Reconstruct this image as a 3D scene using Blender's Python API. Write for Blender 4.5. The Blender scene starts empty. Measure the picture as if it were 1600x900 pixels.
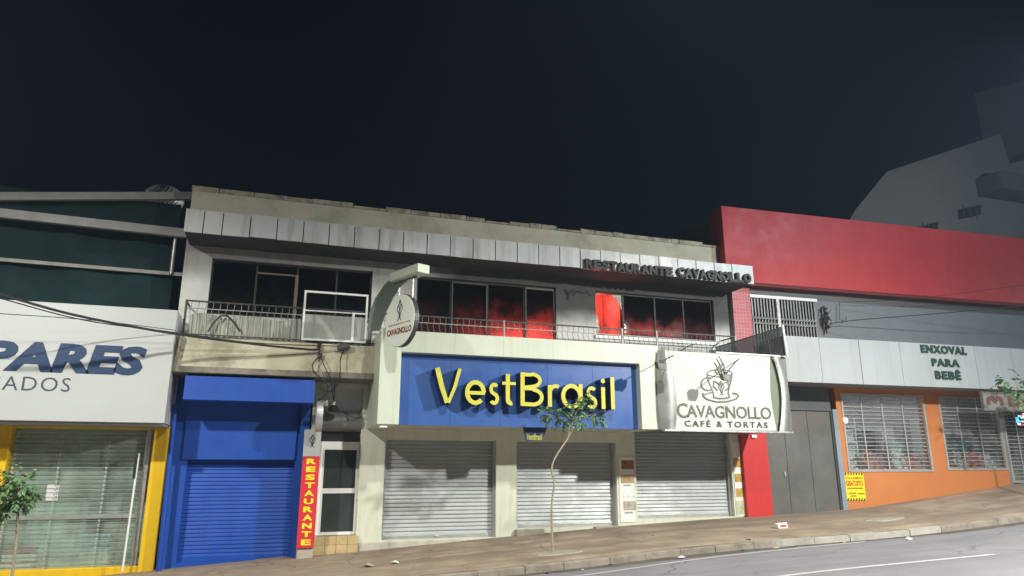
import bpy, bmesh, math, random
from mathutils import Vector, Matrix
from math import radians as R, sin, cos, pi, tan

S = bpy.context.scene
C = S.collection
random.seed(7)

# ------------------------------------------------------------------ camera
CAM = Vector((0, -18.5, 1.78))
YAW, PITCH, FPX = R(18.2), R(14.4), 1100.0          # FPX: focal length in pixels of a 1600-wide frame
cd = bpy.data.cameras.new('camera')
cd.sensor_width = 36.0
cd.lens = 36.0 * FPX / 1600.0
cd.clip_start, cd.clip_end = 0.1, 2000
cam = bpy.data.objects.new('camera', cd)
C.objects.link(cam)
cam.location = CAM
cam.rotation_euler = (pi / 2 + PITCH, 0, -YAW)
S.camera = cam

# ------------------------------------------------------------------ night sky
W = bpy.data.worlds.new('World')
S.world = W
W.use_nodes = True
nt = W.node_tree
bg = nt.nodes['Background']
sky = nt.nodes.new('ShaderNodeTexSky')
sky.sky_type = 'NISHITA'
sky.sun_disc = False
sky.sun_elevation = R(-4)
sky.sun_rotation = R(120)
mixn = nt.nodes.new('ShaderNodeMixRGB')
mixn.blend_type = 'ADD'
mixn.inputs['Fac'].default_value = 0.02
mixn.inputs['Color1'].default_value = (0.0003, 0.0012, 0.0034, 1)   # city-lit night air
nt.links.new(sky.outputs[0], mixn.inputs['Color2'])
nt.links.new(mixn.outputs[0], bg.inputs['Color'])
bg.inputs['Strength'].default_value = 1.0

# ------------------------------------------------------------------ street lamps over the road and added lights (outside the frame)
def lamp(name, loc, watts, col, rad=0.22, cone=152, blend=0.75, aim=(0, 0.35, -1)):
    """a street luminaire or added light: light thrown down and towards the shops, cut off upwards"""
    l = bpy.data.lights.new(name, 'SPOT')
    l.energy = watts
    l.color = col
    l.shadow_soft_size = rad
    l.spot_size, l.spot_blend = R(cone), blend
    o = bpy.data.objects.new(name, l)
    C.objects.link(o)
    o.location = loc
    o.rotation_euler = Vector(aim).to_track_quat('-Z', 'Y').to_euler()
    return o

lamp('street_and_fill_light', (-7.5, -10.5, 9.8), 7000, (1.0, 0.99, 0.87), aim=(0, 0.16, -1), cone=164, blend=0.7)
lamp('street_and_fill_light', (16.5, -13.5, 8.8), 12600, (1.0, 0.99, 0.89), aim=(-0.28, 0.36, -1), cone=164, blend=0.75)
lamp('street_and_fill_light', (5.0, -12.5, 10.8), 4600, (1.0, 0.99, 0.88), aim=(0, 0.1, -1))  # fill light added to lift the shadows on the shopfronts
lamp('street_and_fill_light', (18.9, -8.0, 12.1), 2000, (0.66, 0.84, 1.0), cone=180, blend=0.05, aim=(0.1, 0.4, -0.3))
lamp('street_and_fill_light', (34.0, -8.5, 9.0), 1600, (0.88, 0.94, 1.0), 0.15, cone=165, aim=(-0.3, 0.2, -1))
lamp('street_and_fill_light', (49.0, 4.0, 20.0), 7000, (0.78, 0.89, 1.0), 0.3, cone=179, blend=0.3, aim=(-0.3, 1.0, -0.1))   # unseen lamp added to light the tall building and glow in the haze

S.view_settings.view_transform = 'Standard'
S.view_settings.look = 'None'
S.view_settings.exposure = 0.0
S.view_settings.gamma = 1.0
S.cycles.use_denoising = True
S.cycles.max_bounces = 8
S.cycles.transparent_max_bounces = 16
S.cycles.volume_bounces = 0
S.cycles.sample_clamp_indirect = 4.0

# ------------------------------------------------------------------ frames: pixel of the 1600x900 picture -> point on a known wall plane
_f = Vector((sin(YAW) * cos(PITCH), cos(YAW) * cos(PITCH), sin(PITCH)))
_r = Vector((cos(YAW), -sin(YAW), 0))
_u = _r.cross(_f)

class Frame:
    def __init__(s, origin=(0, 0, 0), rot=0.0):
        s.o, s.rot = Vector(origin), rot
        s.m = Matrix.Translation(s.o) @ Matrix.Rotation(rot, 4, 'Z')
        s.inv = s.m.inverted()
    def at(s, px, py, y=0.0):
        d = _f + _r * ((px - 800) / FPX) - _u * ((py - 450) / FPX)
        o = s.inv @ CAM
        d = s.inv.to_3x3() @ d
        return o + d * ((y - o.y) / d.y)
    def rect(s, xl, xr, yt, yb, y):
        """rectangle on plane y; xl, xr read at mid height, yt, yb at mid width"""
        mx, my = (xl + xr) / 2, (yt + yb) / 2
        return s.at(xl, my, y).x, s.at(xr, my, y).x, s.at(mx, yb, y).z, s.at(mx, yt, y).z

F0 = Frame()
FR = Frame((13.5, 0, 0), R(-2.75))        # the toy shop stands at a slight angle

# ------------------------------------------------------------------ materials
MATS = {}
def M(name, col, rough=0.7, metal=0.0, var=0.12, sc=1.5, bump=0.0, bsc=30.0, dirt=0.0, dcol=(0.05, 0.045, 0.04),
      dsc=1.2, streak=False, spec=0.4, fine=0.0, cracks=None):
    if name in MATS:
        return MATS[name]
    m = bpy.data.materials.new(name)
    m.use_nodes = True
    n, L = m.node_tree.nodes, m.node_tree.links
    p = n['Principled BSDF']
    tc = n.new('ShaderNodeTexCoord')
    def noise(scale, detail=6, mapping=None, rough=0.6):
        t = n.new('ShaderNodeTexNoise')
        t.inputs['Scale'].default_value = scale
        t.inputs['Detail'].default_value = detail
        t.inputs['Roughness'].default_value = rough
        if mapping:
            mp = n.new('ShaderNodeMapping')
            mp.inputs['Scale'].default_value = mapping
            L.new(tc.outputs['Object'], mp.inputs['Vector'])
            L.new(mp.outputs[0], t.inputs['Vector'])
        else:
            L.new(tc.outputs['Object'], t.inputs['Vector'])
        return t
    def rng(src, a, b, c, d):
        r = n.new('ShaderNodeMapRange')
        for k, v in zip(('From Min', 'From Max', 'To Min', 'To Max'), (a, b, c, d)):
            r.inputs[k].default_value = v
        L.new(src, r.inputs['Value'])
        return r.outputs[0]
    def mix(fac, a, b, mode='MIX'):
        x = n.new('ShaderNodeMixRGB')
        x.blend_type = mode
        for i, v in ((0, fac), (1, a), (2, b)):
            if hasattr(v, 'links'):
                L.new(v, x.inputs[i])
            elif i == 0:
                x.inputs[0].default_value = v
            else:
                x.inputs[i].default_value = (*v, 1)
        return x.outputs[0]
    base = tuple(col)
    lo = tuple(c * (1 - var) for c in col)
    hi = tuple(min(1, c * (1 + var)) for c in col)
    t = noise(sc, 8)
    c = mix(rng(t.outputs['Fac'], 0.3, 0.7, 0, 1), lo, hi)
    if fine:
        t2 = noise(bsc * 2.2, 3)
        c = mix(rng(t2.outputs['Fac'], 0.35, 0.65, 0, 1), c, tuple(x * (1 - fine) for x in col), 'MIX') if fine > 0.99 else \
            mix(rng(t2.outputs['Fac'], 0.3, 0.75, 0, fine), c, tuple(x * 0.35 for x in col))
    if dirt:
        t3 = noise(dsc, 8, (5, 5, 0.5) if streak else None, 0.68)
        c = mix(rng(t3.outputs['Fac'], 0.48, 0.72, 0, dirt), c, dcol)
    if cracks:
        cs, cw, cd, wear = cracks
        wn = noise(0.9, 5)
        vm = n.new('ShaderNodeVectorMath'); vm.operation = 'MULTIPLY_ADD'
        L.new(wn.outputs['Color'], vm.inputs[0]); vm.inputs[1].default_value = (1.1, 1.1, 1.1); L.new(tc.outputs['Object'], vm.inputs[2])
        vo = n.new('ShaderNodeTexVoronoi'); vo.feature = 'DISTANCE_TO_EDGE'; vo.inputs['Scale'].default_value = cs
        L.new(vm.outputs[0], vo.inputs['Vector'])
        gate = noise(0.35, 3)
        g1 = rng(vo.outputs['Distance'], 0.0, cw, cd, 0.0)
        g2 = rng(gate.outputs['Fac'], 0.45, 0.6, 0.0, 1.0)
        mu = n.new('ShaderNodeMath'); mu.operation = 'MULTIPLY'; L.new(g1, mu.inputs[0]); L.new(g2, mu.inputs[1])
        c = mix(mu.outputs[0], c, tuple(x * 0.25 for x in col))
        ts = noise(1.0, 5, (0.10, 1.6, 1.0), 0.6)
        c = mix(rng(ts.outputs['Fac'], 0.42, 0.68, 0, wear), c, tuple(x * 0.55 for x in col))
        sp_ = noise(7.0, 2)
        c = mix(rng(sp_.outputs['Fac'], 0.70, 0.76, 0, 0.55), c, tuple(x * 0.4 for x in col))
    L.new(c, p.inputs['Base Color'])
    t4 = noise(sc * 3, 4)
    L.new(rng(t4.outputs['Fac'], 0.3, 0.7, max(0.03, rough - 0.1), min(1, rough + 0.1)), p.inputs['Roughness'])
    p.inputs['Metallic'].default_value = metal
    p.inputs['Specular IOR Level'].default_value = spec
    if bump:
        b = n.new('ShaderNodeBump')
        b.inputs['Strength'].default_value = bump
        b.inputs['Distance'].default_value = 0.02
        t5 = noise(bsc, 6)
        L.new(t5.outputs['Fac'], b.inputs['Height'])
        L.new(b.outputs[0], p.inputs['Normal'])
    m['_c'] = 0
    MATS[name] = m
    return m

def glass(name, tint, trans, rough=0.06, film=(0.05, 0.4), dust_or_sheen=(0.05, 0.055, 0.06), transl=0.0):
    if name in MATS:
        return MATS[name]
    m = bpy.data.materials.new(name)
    m.use_nodes = True
    n, L = m.node_tree.nodes, m.node_tree.links
    out = n['Material Output']
    n.remove(n['Principled BSDF'])
    tr = n.new('ShaderNodeBsdfTransparent')
    tr.inputs['Color'].default_value = (*[trans * t for t in tint], 1)
    g = n.new('ShaderNodeBsdfGlossy')
    g.inputs['Roughness'].default_value = rough
    d = n.new('ShaderNodeBsdfDiffuse')
    d.inputs['Color'].default_value = (*dust_or_sheen, 1)
    tc = n.new('ShaderNodeTexCoord')
    no = n.new('ShaderNodeTexNoise')
    no.inputs['Scale'].default_value = 2.5
    no.inputs['Detail'].default_value = 6
    L.new(tc.outputs['Object'], no.inputs['Vector'])
    mr = n.new('ShaderNodeMapRange')
    mr.inputs['From Min'].default_value, mr.inputs['From Max'].default_value = 0.35, 0.75
    mr.inputs['To Min'].default_value, mr.inputs['To Max'].default_value = film
    L.new(no.outputs['Fac'], mr.inputs['Value'])
    a = n.new('ShaderNodeMixShader')
    L.new(mr.outputs[0], a.inputs[0]); L.new(tr.outputs[0], a.inputs[1]); L.new(d.outputs[0], a.inputs[2])
    if transl:                                  # smoke film glowing from behind; fire glow's upward fade put into its colour
        tlu = n.new('ShaderNodeBsdfTranslucent'); 
        spz = n.new('ShaderNodeSeparateXYZ'); L.new(tc.outputs['Object'], spz.inputs[0])
        ad = n.new('ShaderNodeMath'); ad.operation = 'MULTIPLY_ADD'
        L.new(no.outputs['Fac'], ad.inputs[0]); ad.inputs[1].default_value = 1.5; L.new(spz.outputs['Z'], ad.inputs[2])
        sz = n.new('ShaderNodeMapRange'); sz.interpolation_type = 'SMOOTHSTEP'
        for k, v in zip(('From Min', 'From Max', 'To Min', 'To Max'), (6.25, 7.25, 0.62, 0.03)): sz.inputs[k].default_value = v
        L.new(ad.outputs[0], sz.inputs['Value'])
        L.new(sz.outputs[0], tlu.inputs['Color'])
        sz2 = n.new('ShaderNodeMapRange')
        for k, v in zip(('From Min', 'From Max', 'To Min', 'To Max'), (6.2, 7.3, 0.6, 0.12)): sz2.inputs[k].default_value = v
        L.new(ad.outputs[0], sz2.inputs['Value']); L.new(sz2.outputs[0], tr.inputs['Color'])
        a0 = a; a = n.new('ShaderNodeMixShader'); a.inputs[0].default_value = transl
        L.new(a0.outputs[0], a.inputs[1]); L.new(tlu.outputs[0], a.inputs[2])
    lw = n.new('ShaderNodeLayerWeight'); lw.inputs['Blend'].default_value = 0.5
    pw_ = n.new('ShaderNodeMath'); pw_.operation = 'POWER'; pw_.inputs[1].default_value = 4.0
    L.new(lw.outputs['Facing'], pw_.inputs[0])
    fr = n.new('ShaderNodeMapRange'); fr.inputs['To Min'].default_value, fr.inputs['To Max'].default_value = 0.04, 0.9
    L.new(pw_.outputs[0], fr.inputs['Value'])
    b = n.new('ShaderNodeMixShader')
    L.new(fr.outputs[0], b.inputs[0]); L.new(a.outputs[0], b.inputs[1]); L.new(g.outputs[0], b.inputs[2])
    L.new(b.outputs[0], out.inputs['Surface'])
    MATS[name] = m
    return m

def emit(name, col, strength):
    if name in MATS:
        return MATS[name]
    m = bpy.data.materials.new(name)
    m.use_nodes = True
    p = m.node_tree.nodes['Principled BSDF']
    p.inputs['Base Color'].default_value = (*col, 1)
    p.inputs['Emission Color'].default_value = (*col, 1)
    p.inputs['Emission Strength'].default_value = strength
    MATS[name] = m
    return m

# plaster wall with soot: the fire blackened the wall above and beside the middle and right windows
def soot_wall(name, col, sootz=(5.55, 6.40), sootx=(-3.8, -0.6)):
    m = M(name, col, 0.85, var=0.06, sc=0.8, bump=0.12, bsc=25, dirt=0.35, dcol=(0.16, 0.15, 0.13), dsc=0.9, streak=True)
    n, L = m.node_tree.nodes, m.node_tree.links
    p = n['Principled BSDF']
    src = p.inputs['Base Color'].links[0].from_socket
    tc = n.new('ShaderNodeTexCoord')
    sp = n.new('ShaderNodeSeparateXYZ')
    L.new(tc.outputs['Object'], sp.inputs[0])
    no = n.new('ShaderNodeTexNoise')
    no.inputs['Scale'].default_value = 1.1
    no.inputs['Detail'].default_value = 5
    L.new(tc.outputs['Object'], no.inputs['Vector'])
    def math2(op, a, b):
        x = n.new('ShaderNodeMath'); x.operation = op
        for i, v in enumerate((a, b)):
            if hasattr(v, 'links'): L.new(v, x.inputs[i])
            else: x.inputs[i].default_value = v
        return x.outputs[0]
    def mr(v, a, b, c=0, d=1):
        r = n.new('ShaderNodeMapRange'); r.interpolation_type = 'SMOOTHSTEP'
        for k, w in zip(('From Min', 'From Max', 'To Min', 'To Max'), (a, b, c, d)): r.inputs[k].default_value = w
        L.new(v, r.inputs['Value']); return r.outputs[0]
    wob = math2('MULTIPLY', math2('SUBTRACT', no.outputs['Fac'], 0.5), 0.55)
    z = math2('ADD', sp.outputs['Z'], wob)
    x = math2('ADD', sp.outputs['X'], math2('MULTIPLY', wob, 3.0))
    s1 = math2('MULTIPLY', mr(z, *sootz), mr(x, *sootx))
    s2 = math2('MULTIPLY', mr(z, 6.2, 6.8), 0.6)
    s = math2('MAXIMUM', s1, s2)
    s = math2('MULTIPLY', s, 0.93)
    mx = n.new('ShaderNodeMixRGB')
    L.new(s, mx.inputs[0]); L.new(src, mx.inputs[1]); mx.inputs[2].default_value = (0.022, 0.021, 0.022, 1)
    L.new(mx.outputs[0], p.inputs['Base Color'])
    return m

# ------------------------------------------------------------------ mesh builder
class MB:
    def __init__(s):
        s.v, s.f = [], []
    def add(s, vs, fs):
        k = len(s.v)
        s.v += [Vector(v) for v in vs]
        s.f += [tuple(i + k for i in f) for f in fs]
        return s
    def box(s, x0, x1, y0, y1, z0, z1):
        x0, x1 = sorted((x0, x1)); y0, y1 = sorted((y0, y1)); z0, z1 = sorted((z0, z1))
        return s.add([(x0, y0, z0), (x1, y0, z0), (x1, y1, z0), (x0, y1, z0), (x0, y0, z1), (x1, y0, z1), (x1, y1, z1), (x0, y1, z1)],
              [(0, 3, 2, 1), (4, 5, 6, 7), (0, 1, 5, 4), (1, 2, 6, 5), (2, 3, 7, 6), (3, 0, 4, 7)])
    def hexa(s, b, t):
        """b, t: four bottom and four top corners, counter-clockwise from above"""
        return s.add(list(b) + list(t), [(0, 3, 2, 1), (4, 5, 6, 7), (0, 1, 5, 4), (1, 2, 6, 5), (2, 3, 7, 6), (3, 0, 4, 7)])
    def prism(s, pts, y0, y1):
        """polygon of (x, z), counter-clockwise seen from -y, pushed from y0 (front) to y1"""
        n = len(pts)
        a = sum(pts[i][0] * pts[(i + 1) % n][1] - pts[(i + 1) % n][0] * pts[i][1] for i in range(n))
        if a < 0: pts = pts[::-1]
        vs = [(x, y0, z) for x, z in pts] + [(x, y1, z) for x, z in pts]
        fs = [tuple(range(n)), tuple(range(2 * n - 1, n - 1, -1))]
        fs += [((i + 1) % n, i, n + i, n + (i + 1) % n) for i in range(n)]
        return s.add(vs, fs)
    def extrude_x(s, prof, x0, x1):
        """closed profile of (y, z)"""
        n = len(prof)
        vs = [(x0, y, z) for y, z in prof] + [(x1, y, z) for y, z in prof]
        fs = [(i, (i + 1) % n, n + (i + 1) % n, n + i) for i in range(n)] + [tuple(range(n - 1, -1, -1)), tuple(range(n, 2 * n))]
        return s.add(vs, fs)
    def sheet(s, rows):
        m = len(rows[0]); vs = [p for r in rows for p in r]
        fs = [(i * m + j, i * m + j + 1, (i + 1) * m + j + 1, (i + 1) * m + j) for i in range(len(rows) - 1) for j in range(m - 1)]
        return s.add(vs, fs)
    def tube(s, pts, r, n=8, cap=True):
        pts = [Vector(p) for p in pts]
        rs = r if isinstance(r, (list, tuple)) else [r] * len(pts)
        rings = []
        prev = None
        for i, p in enumerate(pts):
            t = (pts[min(i + 1, len(pts) - 1)] - pts[max(i - 1, 0)]).normalized()
            a = prev - t * prev.dot(t) if prev is not None else t.orthogonal()
            if a.length < 1e-6: a = t.orthogonal()
            a.normalize(); prev = a
            b = t.cross(a)
            rings.append([p + (a * cos(2 * pi * k / n) + b * sin(2 * pi * k / n)) * rs[i] for k in range(n)])
        vs = [q for r_ in rings for q in r_]
        fs = [(i * n + k, i * n + (k + 1) % n, (i + 1) * n + (k + 1) % n, (i + 1) * n + k) for i in range(len(rings) - 1) for k in range(n)]
        if cap:
            fs += [tuple(range(n - 1, -1, -1)), tuple(range((len(rings) - 1) * n, len(rings) * n))]
        return s.add(vs, fs)
    def holed(s, x0, x1, z0, z1, y0, y1, holes):
        """wall slab between y0 (front) and y1 with rectangular holes (hx0, hx1, hz0, hz1)"""
        xs = sorted({x0, x1, *[min(max(h[i], x0), x1) for h in holes for i in (0, 1)]})
        zs = sorted({z0, z1, *[min(max(h[i], z0), z1) for h in holes for i in (2, 3)]})
        nx, nz = len(xs) - 1, len(zs) - 1
        def solid(i, j):
            if i < 0 or j < 0 or i >= nx or j >= nz: return False
            cx, cz = (xs[i] + xs[i + 1]) / 2, (zs[j] + zs[j + 1]) / 2
            return not any(h[0] < cx < h[1] and h[2] < cz < h[3] for h in holes)
        for i in range(nx):
            for j in range(nz):
                if not solid(i, j): continue
                a, b, c, d = xs[i], xs[i + 1], zs[j], zs[j + 1]
                s.add([(a, y0, c), (b, y0, c), (b, y0, d), (a, y0, d)], [(0, 1, 2, 3)])
                s.add([(a, y1, c), (b, y1, c), (b, y1, d), (a, y1, d)], [(3, 2, 1, 0)])
                if not solid(i - 1, j): s.add([(a, y1, c), (a, y0, c), (a, y0, d), (a, y1, d)], [(0, 1, 2, 3)])
                if not solid(i + 1, j): s.add([(b, y0, c), (b, y1, c), (b, y1, d), (b, y0, d)], [(0, 1, 2, 3)])
                if not solid(i, j - 1): s.add([(a, y1, c), (b, y1, c), (b, y0, c), (a, y0, c)], [(0, 1, 2, 3)])
                if not solid(i, j + 1): s.add([(a, y0, d), (b, y0, d), (b, y1, d), (a, y1, d)], [(0, 1, 2, 3)])
        return s
    def ring(s, outer, inner, y0, y1):
        """flat ring between two outlines of equal length (x, z), with thickness"""
        n = len(outer)
        vs = [(x, y0, z) for x, z in outer] + [(x, y0, z) for x, z in inner] + [(x, y1, z) for x, z in outer] + [(x, y1, z) for x, z in inner]
        fs = []
        for i in range(n):
            j = (i + 1) % n
            fs += [(i, j, n + j, n + i), (2 * n + j, 2 * n + i, 3 * n + i, 3 * n + j), (j, i, 2 * n + i, 2 * n + j), (n + i, n + j, 3 * n + j, 3 * n + i)]
        return s.add(vs, fs)
    def build(s, name, mat, parent=None, smooth=False, bevel=0.0, label=None, kind=None, weld=False):
        me = bpy.data.meshes.new(name)
        base = Vector(parent['_base']) if parent is not None and '_base' in parent else Vector((0, 0, 0))
        me.from_pydata([tuple(v - base) for v in s.v], [], s.f)
        if weld or bevel:
            bm = bmesh.new(); bm.from_mesh(me)
            bmesh.ops.remove_doubles(bm, verts=bm.verts, dist=1e-4)
            bm.to_mesh(me); bm.free()
        me.materials.append(mat)
        if smooth:
            me.shade_smooth()
            try: me.set_sharp_from_angle(angle=R(40))
            except Exception: pass
        me.update()
        o = bpy.data.objects.new(name, me)
        C.objects.link(o)
        if parent is not None: o.parent = parent
        if parent is not None and '_base' in parent: o['_base'] = parent['_base']
        if bevel:
            b = o.modifiers.new('bevel', 'BEVEL'); b.width = bevel; b.segments = 2; b.limit_method = 'ANGLE'
        if label: o['label'] = label
        if kind: o['kind'] = kind
        return o

def thing(name, label, cat, base=(0, 0, 0), frame=F0, group=None):
    o = bpy.data.objects.new(name, None)
    o.empty_display_size = 0.2
    C.objects.link(o)
    o['_base'] = tuple(base)
    o.location = frame.m @ Vector(base)
    o.rotation_euler = (0, 0, frame.rot)
    o['label'], o['category'] = label, cat
    if group: o['group'] = group
    return o

def solo(mb, name, mat, label, cat, base=(0, 0, 0), frame=F0, group=None, **kw):
    """a thing that is one mesh"""
    t = {'_base': tuple(base)}
    for i in range(len(mb.v)): mb.v[i] = mb.v[i] - Vector(base)
    o = mb.build(name, mat, None, **kw)
    o.location = frame.m @ Vector(base)
    o.rotation_euler = (0, 0, frame.rot)
    o['_base'] = tuple(base)
    o['label'], o['category'] = label, cat
    if group: o['group'] = group
    return o

# ------------------------------------------------------------------ writing
def glyphs(body, bold=0.0, shear=0.0, space=1.0):
    cu = bpy.data.curves.new('t', 'FONT')
    cu.body, cu.size, cu.offset, cu.shear, cu.space_character = body, 1.0, bold, shear, space
    cu.resolution_u = 3
    cu.fill_mode = 'FRONT'
    o = bpy.data.objects.new('t', cu)
    C.objects.link(o)
    dg = bpy.context.evaluated_depsgraph_get()
    me = bpy.data.meshes.new_from_object(o.evaluated_get(dg))
    vs = [v.co.copy() for v in me.vertices]
    fs = [tuple(p.vertices) for p in me.polygons]
    bpy.data.objects.remove(o); bpy.data.curves.remove(cu); bpy.data.meshes.remove(me)
    return vs, fs

def text(mb, body, x0, x1, z0, z1, y, depth=0.006, bold=0.0, shear=0.0, space=1.0, mapf=None):
    """flat or raised lettering fitted to the rectangle x0..x1, z0..z1; front face at y - depth"""
    vs, fs = glyphs(body, bold, shear, space)
    ax, bx_ = min(v.x for v in vs), max(v.x for v in vs)
    ay, by_ = min(v.y for v in vs), max(v.y for v in vs)
    def mp(v):
        return (x0 + (v.x - ax) / (bx_ - ax) * (x1 - x0), z0 + (v.y - ay) / (by_ - ay) * (z1 - z0))
    q = [mp(v) for v in vs]
    edges = {}
    for f in fs:
        for i in range(len(f)):
            e = (f[i], f[(i + 1) % len(f)])
            edges[e] = edges.get(e, 0) + 1
    n = len(q)
    pt = (lambda x, y_, z: mapf(x, y_, z)) if mapf else (lambda x, y_, z: (x, y_, z))
    V3 = [pt(x, y - depth, z) for x, z in q] + [pt(x, y, z) for x, z in q]
    # front faces towards -y
    F3 = []
    for f in fs:
        a = sum(q[f[i]][0] * q[f[(i + 1) % len(f)]][1] - q[f[(i + 1) % len(f)]][0] * q[f[i]][1] for i in range(len(f)))
        F3.append(f if a > 0 else f[::-1])
    for (a, b) in edges:
        if (b, a) not in edges:
            F3.append((b, a, n + a, n + b))
    mb.add(V3, F3)
    return mb

def stroke(mb, pts, w, y0, y1):
    """a brush stroke of (x, z) points and width(s) w as a raised ribbon"""
    n = len(pts)
    ws = w if isinstance(w, (list, tuple)) else [w] * n
    L_, R_ = [], []
    for i in range(n):
        a, b = pts[max(i - 1, 0)], pts[min(i + 1, n - 1)]
        d = Vector((b[0] - a[0], b[1] - a[1])); d.normalize()
        nn = Vector((-d.y, d.x)) * ws[i] / 2
        L_.append((pts[i][0] + nn.x, pts[i][1] + nn.y)); R_.append((pts[i][0] - nn.x, pts[i][1] - nn.y))
    vs = [(x, y0, z) for x, z in L_] + [(x, y0, z) for x, z in R_] + [(x, y1, z) for x, z in L_] + [(x, y1, z) for x, z in R_]
    fs = []
    for i in range(n - 1):
        fs += [(n + i, n + i + 1, i + 1, i), (i, i + 1, 2 * n + i + 1, 2 * n + i), (n + i + 1, n + i, 3 * n + i, 3 * n + i + 1)]
    fs += [(0, 2 * n, 3 * n, n), (n - 1, n + n - 1, 4 * n - 1, 3 * n - 1)]
    mb.add(vs, fs)
    return mb

def arc(cx, cz, rx, rz, a0, a1, n=16):
    return [(cx + rx * cos(R(a0 + (a1 - a0) * i / n)), cz + rz * sin(R(a0 + (a1 - a0) * i / n))) for i in range(n + 1)]

def disc_pts(cx, cz, rx, rz, n=32):
    return [(cx + rx * cos(2 * pi * i / n), cz + rz * sin(2 * pi * i / n)) for i in range(n)]

def interp(x, tab):
    if x <= tab[0][0]: (x0, z0), (x1, z1) = tab[0], tab[1]
    elif x >= tab[-1][0]: (x0, z0), (x1, z1) = tab[-2], tab[-1]
    else:
        for i in range(len(tab) - 1):
            if tab[i][0] <= x <= tab[i + 1][0]:
                (x0, z0), (x1, z1) = tab[i], tab[i + 1]; break
    return z0 + (z1 - z0) * (x - x0) / (x1 - x0)

lerp = lambda a, b, t_: a + (b - a) * t_

# ------------------------------------------------------------------ palette
cream = M('cream_panel', (0.54, 0.585, 0.485), 0.45, var=0.05, sc=0.7, dirt=0.25, dcol=(0.35, 0.34, 0.27), streak=True)
cream_wall = M('cream_wall', (0.62, 0.64, 0.54), 0.75, var=0.07, sc=0.9, bump=0.08, dirt=0.3, dcol=(0.3, 0.28, 0.22), streak=True)
old_cream = M('old_cream_plaster', (0.50, 0.475, 0.38), 0.85, var=0.12, sc=0.9, bump=0.2, dirt=0.6, dcol=(0.16, 0.13, 0.08), dsc=0.8)
stained = M('stained_plaster', (0.56, 0.53, 0.40), 0.85, var=0.15, sc=1.2, bump=0.25, dirt=0.75, dcol=(0.07, 0.06, 0.045), dsc=0.7)
concrete = M('old_concrete', (0.22, 0.20, 0.17), 0.9, var=0.3, sc=2.5, bump=0.4, dirt=0.8, dcol=(0.04, 0.035, 0.03), dsc=2.0)
coping_m = M('weathered_coping', (0.38, 0.345, 0.27), 0.9, var=0.3, sc=3, bump=0.5, dirt=0.95, dcol=(0.02, 0.018, 0.015), dsc=2.2)
upper_wall = soot_wall('sooted_white_wall', (0.66, 0.65, 0.64))
fascia_m = M('grey_fascia_sheet', (0.42, 0.43, 0.44), 0.5, 0.25, var=0.10, sc=0.6, dirt=0.6, dcol=(0.10, 0.095, 0.09), streak=True, dsc=0.6)
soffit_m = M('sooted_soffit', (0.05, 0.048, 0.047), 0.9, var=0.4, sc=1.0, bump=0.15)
black_frame = M('charred_window_frame', (0.03, 0.028, 0.027), 0.6, 0.2, var=0.3, sc=3)
alu = M('aluminium', (0.5, 0.5, 0.5), 0.4, 0.7, var=0.1, sc=3)
shutter_m = M('galvanised_shutter', (0.37, 0.395, 0.41), 0.5, 0.2, var=0.07, sc=1.0, dirt=0.35, dcol=(0.32, 0.32, 0.31), streak=True, dsc=1.0)
dark_rail = M('dark_iron', (0.06, 0.058, 0.055), 0.6, 0.4, var=0.3, sc=6)
pale_rail = M('pale_iron', (0.32, 0.31, 0.28), 0.6, 0.3, var=0.3, sc=6)
blue_wall = M('blue_paint', (0.010, 0.066, 0.37), 0.5, var=0.1, sc=1.0, bump=0.06, dirt=0.25, dcol=(0.008, 0.025, 0.16), streak=True)
blue_panel = M('blue_sign_panel', (0.040, 0.105, 0.34), 0.35, var=0.05, sc=0.6)
navy = M('navy_letter_side', (0.010, 0.015, 0.07), 0.5, var=0.1)
yellow_letter = M('yellow_letter', (0.55, 0.52, 0.07), 0.4, var=0.04)
white_paint = M('white_paint', (0.74, 0.75, 0.75), 0.5, var=0.05, sc=1.0, dirt=0.2, dcol=(0.4, 0.4, 0.38), streak=True)
white_sheet = M('white_sign_sheet', (0.47, 0.49, 0.505), 0.4, var=0.03, sc=0.5, dirt=0.15, dcol=(0.5, 0.5, 0.5), streak=True)
banner_m = M('white_banner', (0.51, 0.535, 0.50), 0.6, var=0.03, sc=1.0, bump=0.05, bsc=6)
yellow_paint = M('yellow_paint', (0.80, 0.50, 0.015), 0.5, var=0.06, dirt=0.25, dcol=(0.4, 0.25, 0.03), streak=True)
red_paint = M('red_paint', (0.52, 0.035, 0.035), 0.5, var=0.07, sc=0.8, dirt=0.25, dcol=(0.25, 0.03, 0.03), streak=True)
red_sign = M('red_sign', (0.60, 0.030, 0.045), 0.45, var=0.04)
orange_paint = M('orange_paint', (0.52, 0.185, 0.060), 0.6, var=0.06, sc=0.8, bump=0.05, dirt=0.25, dcol=(0.4, 0.14, 0.05))
grey_wall = M('grey_render', (0.18, 0.19, 0.20), 0.85, var=0.08, sc=0.8, bump=0.1, dirt=0.3, dcol=(0.12, 0.12, 0.12))
gate_m = M('dark_gate_paint', (0.135, 0.13, 0.125), 0.5, 0.1, var=0.14, sc=0.8, dirt=0.4, dcol=(0.06, 0.058, 0.055))
blue_grey = M('blue_grey_post', (0.22, 0.27, 0.31), 0.6, var=0.08)
ink_blue = M('blue_ink', (0.012, 0.038, 0.11), 0.5, var=0.03)
ink_black = M('black_ink', (0.025, 0.027, 0.03), 0.5, var=0.05)
ink_grey = M('grey_ink', (0.11, 0.105, 0.095), 0.5, var=0.05)
ink_green = M('dark_green_ink', (0.015, 0.05, 0.035), 0.5, var=0.05)
ink_red = M('dark_red_ink', (0.25, 0.03, 0.015), 0.5, var=0.05)
black_plastic = M('black_plastic', (0.02, 0.02, 0.02), 0.4, var=0.2)
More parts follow.
